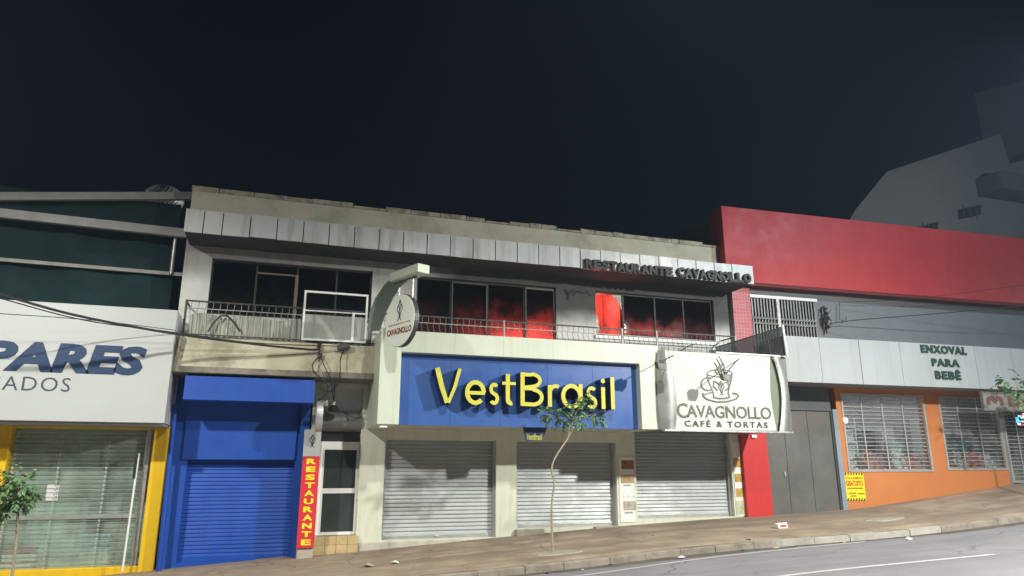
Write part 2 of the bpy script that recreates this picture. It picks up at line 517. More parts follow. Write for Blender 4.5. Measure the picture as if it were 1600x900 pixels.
rubber = M('black_cable', (0.025, 0.025, 0.026), 0.6, var=0.2)
steel = M('brushed_steel', (0.55, 0.55, 0.53), 0.35, 0.8, var=0.08, sc=2)
glass_dark = glass('sooty_glass', (1.0, 0.95, 0.95), 0.5, rough=0.02, film=(0.0, 0.12), transl=0.35)
glass_clear = glass('shop_glass', (0.95, 1.0, 0.99), 0.96, film=(0.05, 0.2), dust_or_sheen=(0.4, 0.4, 0.42))  # pale film added so the dim display reads brighter
glass_tint = glass('tinted_glass', (0.9, 1.0, 0.97), 0.92, film=(0.14, 0.34), dust_or_sheen=(0.60, 0.69, 0.63))  # film colour carries a misty street reflection that brightens the pane

# ------------------------------------------------------------------ the ground
ZF = [(-60, -3.2), (-10, -0.9), (-2.3, -0.41), (0.8, -0.22), (2.1, -0.17), (4.7, 0.0), (5.7, 0.05), (9.2, 0.25), (12.9, 0.40), (14.1, 0.43), (16.9, 0.56), (20.4, 0.93), (24.2, 1.40), (60, 5.2)]
ZK = [(-60, -3.3), (-10, -0.76), (2, -0.24), (5.5, -0.08), (7.5, 0.055), (9, 0.145), (11.6, 0.23), (14, 0.30), (15.6, 0.38), (18.7, 0.59), (24, 0.98), (60, 4.2)]
KY = -4.4
def zf(x): return sum(interp(x + k * 0.25, ZF) for k in range(-3, 4)) / 7
def zk(x): return sum(interp(x + k * 0.35, ZK) for k in range(-3, 4)) / 7
def zwalk(x, y):
    t = min(1, max(0, y / KY)); return zf(x) * (1 - t) + zk(x) * t
def zroad(x): return zk(x) - 0.14
XS = [-60, -40, -28, -20] + [-14 + 0.35 * i for i in range(140)] + [38, 46, 60]
asphalt = M('worn_asphalt', (0.235, 0.221, 0.238), 0.8, var=0.14, sc=0.35, bump=0.5, bsc=70, fine=0.25, dirt=0.3, dcol=(0.10, 0.095, 0.10), dsc=0.25, cracks=(0.35, 0.012, 0.8, 0.5))
walk_m = M('dusty_concrete_walk', (0.37, 0.285, 0.208), 0.9, var=0.3, sc=0.9, bump=0.45, bsc=45, fine=0.35, dirt=0.8, dcol=(0.13, 0.088, 0.06), dsc=0.5, cracks=(0.7, 0.02, 0.8, 0.95))
kerb_m = M('kerb_stone', (0.27, 0.235, 0.195), 0.9, var=0.25, sc=2.0, bump=0.5, dirt=0.6, dcol=(0.05, 0.045, 0.04), dsc=2.5)
line_m = M('worn_road_paint', (0.46, 0.45, 0.46), 0.7, var=0.15, sc=3, dirt=0.6, dcol=(0.22, 0.21, 0.22), dsc=3)
soil = M('ground_soil', (0.10, 0.085, 0.065), 0.95, var=0.3, sc=0.3)
MB().sheet([[(x, y, min(max(zroad(x), -6), 6) - 0.35) for x in (-600, -200, -60, -20, 0, 20, 60, 200, 600)] for y in (-300, -60, -20, 40, 300)]).build('ground', soil, kind='structure')
MB().sheet([[(x, y, zroad(x)) for x in XS] for y in (-14.5, -12, -9, -7, -5.5, KY - 0.1)]).build('road', asphalt, kind='structure', smooth=True)
random.seed(3)
rows = []
for j, y in enumerate([KY + 0.16, -3.4, -2.6, -1.8, -1.0, -0.4, 0.0, 0.6]):
    rows.append([(x, y, zwalk(x, min(y, 0)) + (random.uniform(-.012, .012) if 0 < j < 5 else 0)) for x in XS])
MB().sheet(rows).build('pavement', walk_m, kind='structure', smooth=True)
MB().sheet([[(x, y, zroad(x) + 0.14) for x in XS] for y in (-22, -14.5)]).build('far_pavement', walk_m, kind='structure', smooth=True)
# kerb: stones with worn joints
kb = MB()
rk = random.Random(11)
def kerb_run(mb, x0, x1):
    x = x0
    while x < x1:
        l = min(rk.uniform(0.8, 1.1), x1 - x)
        a, b = x + 0.003, x + l - 0.003
        dy, dz = rk.uniform(-.014, .014), rk.uniform(-.008, .008)
        p = lambda X, Y, Z: (X, Y, Z)
        za, zb = zk(a) + dz, zk(b) + dz
        fy = KY - 0.02 + dy
        mb.hexa([p(a, fy, za - .3), p(b, fy, zb - .3), p(b, KY + .17, zb - .3), p(a, KY + .17, za - .3)],
                [p(a, fy + .02, za), p(b, fy + .02, zb), p(b, KY + .17, zb + .004), p(a, KY + .17, za + .004)])
        x += l
kerb_run(kb, -14, 10.9); kerb_run(kb, 15.8, 36)
kb.build('kerb', kerb_m, kind='structure', bevel=0.015)
kb = MB(); kerb_run(kb, 10.9, 15.8)
kb.build('painted_kerb', M('limewashed_kerb', (0.36, 0.34, 0.30), 0.9, var=0.18, sc=2.5, bump=0.4, dirt=0.5, dcol=(0.14, 0.12, 0.1), dsc=2), kind='structure', bevel=0.015)
def road_line(pts, w):
    a, b = [], []
    for i in range(len(pts) - 1):
        n = 24
        for k in range(n + 1):
            t = k / n
            x = pts[i][0] * (1 - t) + pts[i + 1][0] * t; y = pts[i][1] * (1 - t) + pts[i + 1][1] * t
            a.append((x, y - w / 2, zroad(x) + .005)); b.append((x, y + w / 2, zroad(x) + .005))
    MB().sheet([a, b]).build('road_line', line_m, kind='structure')
road_line([(-12, -5.6), (5.6, -5.25), (9.3, -4.95), (13.2, -4.62)], 0.10)
road_line([(7.9, -7.55), (13.6, -7.5)], 0.12)
# dirt washed into the gutter
rg = random.Random(17); ga_, gb_ = [], []
for i in range(150):
    x = -14 + .33 * i; w_ = .22 + .10 * sin(i * .21) + rg.uniform(-.04, .05)
    ga_.append((x, KY - .02 - w_, zroad(x) + .004)); gb_.append((x, KY - .005, zroad(x) + .006))
MB().sheet([ga_, gb_]).build('gutter_dirt', M('gutter_grime', (.115, .098, .085), .95, var=.4, sc=1.6, bump=.5, dirt=.7, dcol=(.04, .034, .03), dsc=1.3, fine=.4), kind='structure')
# concrete collar round the young tree and a worn patch of cement on the pavement
def patch(name, cx, cy, rx, ry, m, seed):
    r = random.Random(seed); pts = []
    for i in range(18):
        k = r.uniform(.75, 1.15); a = 2 * pi * i / 18
        pts.append((cx + rx * k * cos(a), cy + ry * k * sin(a)))
    v = [(x, y, zwalk(x, y) + .022) for x, y in pts] + [(x * 1.0 + (x - cx) * .1, y + (y - cy) * .1, zwalk(x, y) - .03) for x, y in pts]
    n = 18
    MB().add(v, [tuple(range(n))] + [((i + 1) % n, i, n + i, n + (i + 1) % n) for i in range(n)]).build(name, m, kind='structure')
pale_cement = M('pale_cement', (0.34, 0.31, 0.25), 0.9, var=0.25, sc=4, bump=0.4, dirt=0.5, dcol=(0.15, 0.12, 0.09), dsc=4)
patch('cement_patch', 6.05, -3.25, 0.55, 0.30, pale_cement, 4)
patch('cement_patch', 15.9, -2.6, 0.7, 0.25, pale_cement, 9)

# ------------------------------------------------------------------ haze (smoky night air; the lamps glow in it)
hz = MB().box(-70, 75, -30, 60, -7.5, 32)
hm = bpy.data.materials.new('night_haze'); hm.use_nodes = True
hn, hl = hm.node_tree.nodes, hm.node_tree.links
hn.remove(hn['Principled BSDF'])
pv = hn.new('ShaderNodeVolumePrincipled')
pv.inputs['Color'].default_value = (0.52, 0.70, 0.92, 1)
pv.inputs['Density'].default_value = 0.00085
pv.inputs['Anisotropy'].default_value = 0.2
hl.new(pv.outputs[0], hn['Material Output'].inputs['Volume'])
hz.build('haze', hm, kind='stuff')

# ================================================================== roller shutter: curled slats on one sheet
def shutter(mb, x0, x1, z0, z1, y, pitch=0.098, depth=0.026):
    n = max(1, round((z1 - z0) / pitch)); p = (z1 - z0) / n
    rows = []
    shape = [(0.0, 0.0), (0.06, 0.9), (0.25, 1.0), (0.5, 0.72), (0.75, 0.42), (0.93, 0.16), (0.97, -0.25)]
    rr = random.Random(round(x0 * 100))
    dents = [(rr.uniform(x0, x1), rr.uniform(z0, (z0 + z1) / 2 + .3), rr.uniform(.15, .5), rr.uniform(-.012, .016)) for _ in range(7)]
    cols_ = 25
    xs_ = [x0 + (x1 - x0) * k / (cols_ - 1) for k in range(cols_)]
    for i in range(n + 1):
        jig = rr.uniform(-.0025, .0025); tilt = rr.uniform(-.003, .003)
        for t, d in (shape if i < n else shape[:1]):
            z = z0 + (i + t) * p
            rows.append([(xx, y - d * depth * rr.uniform(.97, 1.03) + jig + sum(a_ * math.exp(-((xx - cx_) ** 2 + (z - cz_) ** 2) / s_ ** 2) for cx_, cz_, s_, a_ in dents),
                          z + tilt * (xx - x0) / (x1 - x0)) for xx in xs_])
    mb.sheet(rows)

# ================================================================== left: the shoe shop
gl = lambda x: zf(x)
SX1 = F0.at(250, 780, -0.1).x                      # right end of the shop
t = thing('shop_building', 'shop with yellow pillars and a see-through slatted shutter beside the blue shopfront', 'shop building', (-6, 0, -0.6))
SZB, SZT = 0.0, F0.at(130, 665, 0.0).z
x_p0, x_p1, z_p0, z_p1 = F0.rect(228, 251, 672, 893, -0.12)
MB().box(x_p0, x_p1, -0.12, 0.35, -0.8, z_p1 + 0.5).build('pillar', yellow_paint, t, bevel=0.01)
gx1 = x_p0
lx0, lx1, _, _ = F0.rect(-14, 8, 690, 890, -0.12)
MB().box(lx0 - .35, lx1 - .12, -0.12, 0.35, -0.9, z_p1 + 0.5).build('pillar', yellow_paint, t, bevel=0.01)
gz0 = F0.at(110, 888, 0).z
MB().box(lx1 - .12, gx1, -0.06, 0.3, -0.9, gz0).build('sill', yellow_paint, t, bevel=0.01)
MB().box(-16, lx0 - .35, 0.0, 0.35, -1.2, 5.0).build('wall', white_paint, t)
gzt = F0.at(130, 668, 0).z
MB().box(lx1 - .12, gx1, -0.04, 0.3, gzt - 0.03, gzt + 0.06).build('lintel', yellow_paint, t)
MB().box(-16, SX1 + .1, 0.02, 0.35, gzt + 0.06, 5.2).build('upper_wall', white_paint, t)
MB().box(gx1 - 0.17, gx1 - 0.06, -0.02, 0.1, gz0, gzt - .03).build('shutter_guide', alu, t, bevel=0.006)
sl = MB()
k = 0
z = gz0 + 0.03
while z < gzt - 0.1:
    sl.tube([(lx1 - .1, 0.02, z), (gx1 - .1, 0.02, z)], 0.0055, 6)
    z += 0.095; k += 1
for fx in (0.03, 0.35, 0.70):
    for dx in (0,):
        X = lx1 - .1 + (gx1 - lx1) * fx
        zz = gz0
        while zz < gzt - .1:
            sl.box(X - .018, X + .018, 0.0, 0.035, zz, zz + .05); zz += .095
sl.build('slatted_shutter', M('shutter_rods', (0.46, 0.48, 0.47), 0.45, 0.4, var=0.1), t)
MB().box(lx1 - .1, gx1 - .17, 0.02, 0.06, gz0 + 1.02, gz0 + 1.11).build('shutter_rail', alu, t)
MB().box(lx1 - .1, gx1 - .17, 0.12, 0.13, gz0, gzt).build('window_pane', glass_tint, t)
inn = M('shop_interior', (0.66, 0.76, 0.70), 0.8, var=0.1, sc=0.6)
MB().add([(-9, 1.15, -1), (SX1, 1.15, -1), (SX1, 1.15, 5), (-9, 1.15, 5), (SX1, 0.36, -1), (SX1, 0.36, 5), (-9, 0.36, -1), (-9, 0.36, 5)],
         [(0, 1, 2, 3), (1, 4, 5, 2), (0, 1, 4, 6), (3, 2, 5, 7), (0, 3, 7, 6)]).build('interior_wall', inn, t)
MB().box(-9, SX1 - .01, 0.4, 1.14, gzt + 0.35, gzt + 0.4).build('ceiling', inn, t)
MB().box(-9, SX1 - .01, 0.36, 1.14, -0.9, -0.42).build('interior_floor', M('shop_floor', (0.5, 0.49, 0.46), 0.4), t)
MB().box(-16, SX1 + .2, 0.4, 9.0, 5.2, 5.4).build('roof', concrete, t)

# goods behind the slats
cq = F0.rect(132, 186, 776, 893, 0.75)
ct = thing('shop_counter', 'dark low counter behind the slatted shutter of the yellow shop', 'counter', (cq[0], .75, -0.42))
MB().box(cq[0], cq[1], .75, 1.1, -0.42, cq[3] - .07).build('cabinet', M('dark_counter', (0.07, 0.075, 0.07), 0.6), ct, bevel=0.01)
MB().box(cq[0] - .05, cq[1] + .04, .70, 1.12, cq[3] - .068, cq[3]).build('top', M('counter_top', (0.06, 0.06, 0.055), 0.5), ct, bevel=0.008)
def clothes_pile(name, x, y, z, w, cols, label):
    o = thing(name, label, 'clothes pile', (x, y, z), group=None)
    r = random.Random(name + str(x)); zz = z
    for i, c in enumerate(cols):
        h = r.uniform(.05, .08)
        b = MB().box(x - w / 2 + r.uniform(-.03, .03), x + w / 2 + r.uniform(-.03, .03), y - .17, y + .17, zz, zz + h)
        b.build('folded_garment', M('cloth_%s' % ('red', 'white', 'blue', 'beige')[c], [(.45, .04, .05), (.7, .7, .7), (.1, .25, .45), (.45, .38, .28)][c], 0.9, var=0.15), o, bevel=0.02)
        zz += h
pq0 = F0.at(146, 888, .5); pq1 = F0.at(30, 880, .5)
clothes_pile('clothes_pile', pq0.x, 0.48, gz0 - .05, 0.55, [1, 1, 1, 1, 1, 1, 2, 2, 1, 2, 1], 'tall white and blue pile of folded clothes behind the slats near the pull pole')
clothes_pile('clothes_pile', pq1.x, 0.5, gz0 - .05, 0.6, [0, 1, 0, 1, 1, 0, 0], 'red and white pile of folded clothes behind the slats near the young tree')
nq_ = F0.rect(73, 92, 757, 782, .14)
pp = solo(MB().box(nq_[0], nq_[1], 0.105, 0.115, nq_[2], nq_[3]), 'paper_notice', M('notice_paper', (0.75, 0.76, 0.78), 0.7), 'white paper notice stuck inside the slatted shop window', 'notice', (nq_[0], .11, nq_[2]))
# white pull pole with black grip
a, b = F0.at(191, 893, -0.35), F0.at(217, 708, -0.22)
pl = thing('pull_pole', 'white pole with a black grip leaning on the slatted shutter', 'pole', tuple(a))
m_ = a.lerp(b, 0.55)
MB().tube([a, b], 0.024, 10).build('shaft', white_paint, pl, smooth=True)
MB().tube([a.lerp(b, .78) + Vector((-.03, -.03, 0)), a.lerp(b, .98) + Vector((-.03, -.03, 0))], 0.03, 10).build('grip', black_plastic, pl, smooth=True)

# the big white sign box
sxr = F0.at(267, 575, -1.2).x
szb, szt = F0.at(130, 659, -1.2).z, F0.at(137, 476, -1.2).z
sg = thing('shop_sign', 'long white sign box with bold slanted blue letters above the slatted shop', 'sign', (-6, -1.2, szb))
MB().box(-16, sxr, -1.2, 0.0, szb, szt).build('sign_box', white_sheet, sg, bevel=0.012)
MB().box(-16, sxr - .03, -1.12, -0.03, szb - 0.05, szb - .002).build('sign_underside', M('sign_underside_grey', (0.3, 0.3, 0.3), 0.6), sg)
tb = MB()
x0, z0 = F0.at(-36, 578, -1.2).x, F0.at(100, 583, -1.2).z
x1, z1 = F0.at(228, 562, -1.2).x, F0.at(100, 536, -1.2).z
text(tb, 'PARES', x0, x1, z0, z1, -1.2, 0.012, bold=0.05, shear=0.14, space=1.0)
x0, x1 = F0.at(-24, 600, -1.2).x, F0.at(110, 601, -1.2).x
z0, z1 = F0.at(60, 611, -1.2).z, F0.at(60, 589, -1.2).z
tb2 = MB(); text(tb2, 'CADOS', x0, x1, z0, z1, -1.2, 0.006, bold=-0.005, space=1.15)
tb.build('lettering', ink_blue, sg); tb2.build('lettering', M('grey_blue_ink', (0.05, 0.065, 0.09), 0.5), sg)

# dark green tarpaulin wall and steel beams over the shop roof
tarp = M('dark_green_tarpaulin', (0.008, 0.026, 0.030), 0.75, var=0.35, sc=0.5, bump=0.15, bsc=3, spec=0.2)
tw = thing('tarpaulin_wall', 'dark green tarpaulin wall above the white sign of the shoe shop', 'wall', (-8, 0.6, 5.2))
rows = []
for j in range(9):
    z = 5.2 + (8.45 - 5.2) * j / 8
    rows.append([(-22 + 0.4 * i, 0.6 + 0.05 * sin(i * 1.7 + j * .4) + .03 * sin(i * .6 + j), z) for i in range(49)])
MB().sheet(rows).build('sheet', tarp, tw, smooth=True)
MB().box(-22, -2.8, 0.7, 0.76, 5.2, 8.4).build('backing', tarp, tw)
bm_ = thing('roof_beams', 'pale steel beams and pipe across the dark tarpaulin wall', 'beams', (-8, 0.4, 5.2))
beam_m = M('pale_steel_beam', (0.30, 0.29, 0.29), 0.6, 0.2, var=0.12, sc=1.5, dirt=0.3, dcol=(0.15, 0.14, 0.13))
def beam(pl, pr_, th, y, name='beam', d=0.14):
    a, b = F0.at(*pl, y), F0.at(*pr_, y)
    dr = (b - a); a = a - dr * 1.2
    h = th / 2
    MB().hexa([(a.x, y, a.z - h), (b.x, y, b.z - h), (b.x, y + d, b.z - h), (a.x, y + d, a.z - h)],
              [(a.x, y, a.z + h), (b.x, y, b.z + h), (b.x, y + d, b.z + h), (a.x, y + d, a.z + h)]).build(name, beam_m, bm_, bevel=0.006)
beam((0, 306), (303, 305), 0.20, 0.3)
beam((0, 332), (292, 364), 0.22, 0.1)
beam((0, 405), (288, 429), 0.09, 0.42, d=0.06)
a, b = F0.at(275, 364, 0.3), F0.at(267, 428, 0.38)
MB().tube([a, b], 0.045, 10).build('pipe', alu, bm_, smooth=True)
v = F0.at(258, 296, 4.0)
rv = thing('roof_ventilator', 'shiny metal turbine ventilator dome peeking over the roof beam', 'ventilator', (v.x, 4.0, v.z - 1.2))
vb = MB(); nb = 26
for i in range(nb):
    a0, a1 = 2 * pi * i / nb, 2 * pi * (i + .62) / nb
    rows = []
    for j in range(9):
        ph = R(-50 + 125 * j / 8); rr = 0.52 * cos(ph) + .02; zz = v.z - 0.32 + 0.42 * sin(ph)
        rows.append([(v.x + rr * cos(a0 + .1 * j), 4.0 + rr * sin(a0 + .1 * j), zz), (v.x + rr * 1.07 * cos(a1 + .1 * j), 4.0 + rr * 1.07 * sin(a1 + .1 * j), zz)])
    vb.sheet(rows)
vb.build('vanes', M('bright_steel', (0.75, 0.75, 0.72), 0.4, 0.35), rv, smooth=True)
MB().tube([(v.x, 4, v.z - 1.4), (v.x, 4, v.z - .7)], 0.4, 20).build('collar', steel, rv, smooth=True)

# ================================================================== middle: the burnt restaurant building
X0, X1 = -2.5, 13.27
ZP = 8.79
rb = thing('restaurant_building', 'two-storey building with smoke-blackened upper windows over grey roller shutters', 'building', (5.5, 0, 0))
w1 = F0.rect(326, 581, 413, 498, 0.0)
w2 = F0.rect(650, 869, 440, 534, 0.0)
w3 = F0.rect(931, 1116, 462, 529, 0.0)
TW = 0.28
MB().holed(X0, X1, 3.9, 7.6, 0.0, TW, [w1, w2, w3]).build('upper_wall', upper_wall, rb)
# parapet with a broken, weathered coping
MB().box(X0, X1, -0.03, 0.22, 7.6, ZP - 0.14).build('parapet', old_cream, rb)
cp = MB(); rc = random.Random(5); x = X0 - .03
while x < X1:
    l = min(rc.uniform(0.25, 0.9), X1 + .03 - x)
    h = rc.uniform(-.022, .008) if rc.random() < .8 else rc.uniform(-.075, -.03)
    g = 0.002 if rc.random() < .7 else 0.01
    cp.box(x + g, x + l - g, -0.06 + rc.uniform(-.008, .008), 0.26, ZP - 0.14, ZP + h)
    x += l
cp.build('coping', coping_m, rb, bevel=0.02)
MB().box(X0, X1, TW, 11, 7.5, 7.62).build('roof', concrete, rb)
MB().box(X0, X0 + .2, 0.29, 11, -0.8, 7.5).build('side_wall', concrete, rb)
MB().box(X0 + .2, X1, 10.8, 11, -0.8, 7.5).build('back_wall', concrete, rb)
# fascia of upright sheet panels, with its soffit
fz0, fz1 = 7.19, 7.76
fx0, fx1, fy = -2.44, 13.42, -1.2
fr_ = random.Random(8)
seams = MB(); x = fx0
widths = [0.42, 0.42]
px_edges = []
while x < fx1 - .2:
    wd = 0.62 if len(px_edges) >= 2 else 0.42
    px_edges.append(x); x += wd
px_edges.append(fx1)
for i in range(len(px_edges) - 1):
    a, b = px_edges[i], px_edges[i + 1]
    dz = fr_.uniform(-.012, .012); dy = fr_.uniform(-.006, .006)
    seams.box(a + .012, b - .012, fy + dy, fy + .05, fz0 + dz, fz1 + dz)
fas = seams.build('fascia_panels', fascia_m, rb)
MB().box(fx0 + .01, fx1 - .01, fy + .03, fy + .09, fz0 + .03, fz1 - .03).build('fascia_backing', black_frame, rb)
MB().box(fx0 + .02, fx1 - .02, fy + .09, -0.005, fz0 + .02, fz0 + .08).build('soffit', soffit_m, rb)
MB().box(fx0 + .02, fx1 - .02, fy + .09, -0.035, fz1 - .08, fz1 - .02).build('canopy_roof', concrete, rb)
MB().box(fx1 - .05, fx1 - .012, fy + .09, -0.005, fz0 + .08, fz1 - .08).build('fascia_end', fascia_m, rb)
MB().box(fx0 + .012, fx0 + .05, fy + .09, -0.005, fz0 + .08, fz1 - .08).build('fascia_end', fascia_m, rb)

# burnt rooms behind the windows
room_dark = M('burnt_room', (0.04, 0.035, 0.035), 0.95, var=0.4, sc=1.2)
room_mid = M('smoke_stained_room', (0.22, 0.19, 0.18), 0.95, var=0.35, sc=1.0)
room_pale = M('smoked_room_wall', (0.36, 0.31, 0.29), 0.9, var=0.5, sc=1.6, dirt=0.5, dcol=(.12, .1, .1), dsc=2.0)
def room(x0, x1, z0, z1, y0, y1, m):
    MB().add([(x0, y0, z0), (x1, y0, z0), (x1, y1, z0), (x0, y1, z0), (x0, y0, z1), (x1, y0, z1), (x1, y1, z1), (x0, y1, z1)],
             [(0, 1, 2, 3), (4, 7, 6, 5), (1, 5, 6, 2), (2, 6, 7, 3), (3, 7, 4, 0)]).build('room', m, rb)
room(X0 + .25, 3.2, 4.7, 7.4, TW + .005, 3.5, room_dark)
PX = lerp(w3[0], w3[1], 0.235)                     # a thin partition stands behind the first mullion
room(3.25, 8.0, 4.7, 7.4, TW + .005, 2.6, room_dark)
room(8.05, PX - .01, 4.7, 7.4, TW + .005, 1.5, room_pale)
room(PX + .03, X1 - .05, 4.7, 7.4, TW + .005, 2.4, room_dark)

def window(wr, cuts, panes, name='window', sill=None, frame_m=black_frame):
    x0, x1, z0, z1 = wr
    f = MB()
    fw = 0.05
    f.holed(x0, x1, z0, z1, 0.10, 0.17, [(a + (fw if i == 0 else fw / 2), b - (fw if i == len(cuts) - 2 else fw / 2), z0 + fw, z1 - fw) for i, (a, b) in enumerate(zip(cuts[:-1], cuts[1:]))])
    o = f.build(name, frame_m, rb)
    for i, (a, b) in enumerate(zip(cuts[:-1], cuts[1:])):
        if panes[i] == 'none': continue
        MB().box(a + .012, b - .012, 0.13, 0.137, z0 + .03, z1 - .03).build('pane', panes[i], o)
    return o
def cutx(pxs, py): return [F0.at(p, py, 0.1).x for p in pxs]
c1 = [w1[0]] + [lerp(w1[0], w1[1], t_) for t_ in (0.27, 0.52, 0.77)] + [w1[1]]
wn = window(w1, c1, [glass_dark] * 4)
MB().box(c1[1] + .02, c1[2] - .02, 0.06, 0.098, w1[3] - .30, w1[3] - .26).build('sash_rail', M('brown_sash', (0.14, 0.11, 0.09), 0.6), wn)
MB().box(c1[2] - .05, c1[2] + .03, 0.05, 0.098, w1[2] + .02, w1[3] - .26).build('sash_stile', M('brown_sash', (0, 0, 0)), wn)
c2 = [w2[0]] + [lerp(w2[0], w2[1], t_) for t_ in (0.24, 0.50, 0.77)] + [w2[1]]
wn2 = window(w2, c2, [glass_dark] * 4)
for i in (1, 3):
    MB().holed(c2[i] + .02, c2[i + 1] - .02, w2[2] + .02, w2[3] - .05, 0.06, 0.098, [(c2[i] + .05, c2[i + 1] - .05, w2[2] + .05, w2[3] - .10)]).build('sash', M('dull_aluminium', (0.07, 0.065, 0.065), 0.5, 0.4), wn2)
c3 = [w3[0]] + [lerp(w3[0], w3[1], t_) for t_ in (0.235, 0.50, 0.745)] + [w3[1]]
wn3 = window(w3, c3, ['none', glass_dark, glass_dark, glass_dark])
# what is left of the broken pane: sooty shards in two corners and along the sides
bx0, bx1, bz0, bz1 = c3[0] + .03, c3[1] - .02, w3[2] + .04, w3[3] - .04
sh = MB()
shard = [(bx1, bz1), (bx1 - .34, bz1), (bx1 - .26, bz1 - .07), (bx1 - .15, bz1 - .17), (bx1 - .07, bz1 - .30), (bx1 - .03, bz1 - .44), (bx1, bz1 - .5)]
sh.prism(shard, 0.125, 0.137)
sh.prism([(bx0, bz0), (bx0 + .05, bz0 + .02), (bx0 + .16, bz0 + .19), (bx0 + .09, bz0 + .3), (bx0 + .11, bz0 + .43), (bx0 + .03, bz0 + .62), (bx0, bz0 + .7)], 0.125, 0.137)
sh.prism([(bx0, bz1), (bx0, bz1 - .1), (bx0 + .08, bz1 - .03), (bx0 + .2, bz1)], 0.125, 0.137)
sh.build('broken_pane', M('sooty_shard', (0.035, 0.03, 0.03), 0.3, var=0.3), wn3, label='broken window pane with a rounded hole glowing red')
MB().box(w3[0] - .05, w3[1] + .05, -0.06, 0.10, w3[2] - .10, w3[2] - .002).build('window_sill', white_paint, wn3, bevel=0.01)

# fire-lit curtain behind the last panes of the middle window
def curtain(x0, x1, z0, z1, y, seed, m, par):
    r = random.Random(seed); rows = []
    n = 46
    ph = [r.uniform(0, 6) for _ in range(4)]
    tops = [z1 - .25 * abs(sin(i * .21 + ph[3])) - r.uniform(0, .06) for i in range(n + 1)]
    for j in range(7):
        row = []
        for i in range(n + 1):
            x = x0 + (x1 - x0) * i / n
            z = z0 + (tops[i] - z0) * j / 6
            row.append((x, y + .05 * sin(i * .95 + ph[0]) + .03 * sin(i * .37 + ph[1] + j * .2), z))
        rows.append(row)
    return MB().sheet(rows).build('curtain', m, par, smooth=True)
cm = bpy.data.materials.new('burning_red_curtain'); cm.use_nodes = True
cn, cl_ = cm.node_tree.nodes, cm.node_tree.links
cn.remove(cn['Principled BSDF'])
tl = cn.new('ShaderNodeBsdfTranslucent'); tl.inputs['Color'].default_value = (0.8, 0.35, 0.25, 1)
df = cn.new('ShaderNodeBsdfDiffuse'); df.inputs['Color'].default_value = (0.35, 0.12, 0.1, 1)
mx = cn.new('ShaderNodeMixShader'); mx.inputs[0].default_value = 0.3
cl_.new(tl.outputs[0], mx.inputs[1]); cl_.new(df.outputs[0], mx.inputs[2]); cl_.new(mx.outputs[0], cn['Material Output'].inputs['Surface'])
curtain(c2[3] + .1, c2[4] - .06, 4.78, 5.42, 0.5, 2, cm, wn2)
curtain(c2[2] - .1, c2[3] + .05, 4.78, 5.25, 0.55, 5, cm, wn2)

def fire(loc, watts, col=(1.0, 0.045, 0.03), rad=0.15):
    l = bpy.data.lights.new('fire_light', 'POINT'); l.energy = watts; l.color = col; l.shadow_soft_size = rad
    o = bpy.data.objects.new('fire_light', l); C.objects.link(o); o.location = loc
RC = (1.0, 0.070, 0.052)
fire((lerp(c2[3], c2[4], .62), 0.95, 5.0), 110, RC)
for a_, b_, f_, w_ in ((c2[3], c2[4], .15, 13), (c2[3], c2[4], .5, 16), (c2[3], c2[4], .85, 16), (c2[2], c2[3], .2, 9), (c2[2], c2[3], .55, 13), (c2[2], c2[3], .9, 14), (c2[1], c2[2], .6, 2.5)):
    fire((lerp(a_, b_, f_), 0.46, 5.22), w_ * 1.5, RC, 0.1)
fire((lerp(c3[0], c3[1], .45), 0.7, 6.75), 75, (1.0, 0.075, 0.055))
fire((lerp(c3[0], c3[1], .5), 0.7, 5.05), 50, (1.0, 0.075, 0.055))
for a_, b_, f_, w_, c_ in ((c3[1], c3[2], .25, 34, RC), (c3[1], c3[2], .75, 30, (1, .1, .085)), (c3[2], c3[3], .3, 24, (1, .28, .26)), (c3[2], c3[3], .75, 22, (1, .40, .38)), (c3[3], c3[4], .35, 8, (1, .2, .18))):
    fire((lerp(a_, b_, f_), 0.50, 5.36), w_ * 1.3, c_, 0.1)

# balcony: floor, beam, slab edge
MB().box(X0 + .05, X1, -0.88, -0.005, 4.62, 4.76).build('balcony_floor', concrete, rb)
MB().box(X0 + .06, 13.1, -0.9, -0.78, 4.05, 4.74).build('balcony_beam', stained, rb, bevel=0.008)
MB().box(X0 - .02, 13.0, -1.06, -0.005, 3.90, 4.045).build('slab', concrete, rb, bevel=0.015)

# ground floor: wall with three shutter openings and the entry
s1 = (*F0.rect(599, 775, 688, 842, 0.0),)
s2 = (*F0.rect(807, 964, 691, 824, 0.0),)
s3 = (*F0.rect(994, 1144, 680, 809, 0.0),)
dr_ = (*F0.rect(495, 562, 606, 838, 0.0),)
GX0 = F0.at(480, 760, 0).x
wallh = [(s1[0], s1[1], s1[2], s1[3]), (s2[0], s2[1], s2[2], s2[3]), (s3[0], s3[1], s3[2], s3[3] + .15), (dr_[0], dr_[1], dr_[2], dr_[3])]
MB().holed(GX0, 13.35, -0.6, 3.9, 0.0, 0.26, wallh).build('ground_floor_wall', cream_wall, rb)
for i, sx in enumerate((s1, s2, s3)):
    o = MB(); shutter(o, sx[0] - .03, sx[1] + .03, sx[2] - .02, sx[3] + .2, 0.23)
    so = o.build('roller_shutter', shutter_m, rb)
    MB().box(sx[0] + .005, sx[1] - .005, 0.19, 0.235, sx[2] - .03, sx[2] + .09).build('bottom_rail', alu, so, bevel=0.006)
    for xx in (sx[0], sx[1] - .06):
        MB().box(xx + .003, xx + .057, 0.12, 0.235, sx[2], sx[3] + .02).build('guide_rail', alu, so)
    if i == 0:
        xm = lerp(sx[0], sx[1], .47)
        MB().box(xm, xm + .09, 0.16, 0.188, sx[2] + .02, sx[2] + .08).build('padlock', steel, so, bevel=0.008)
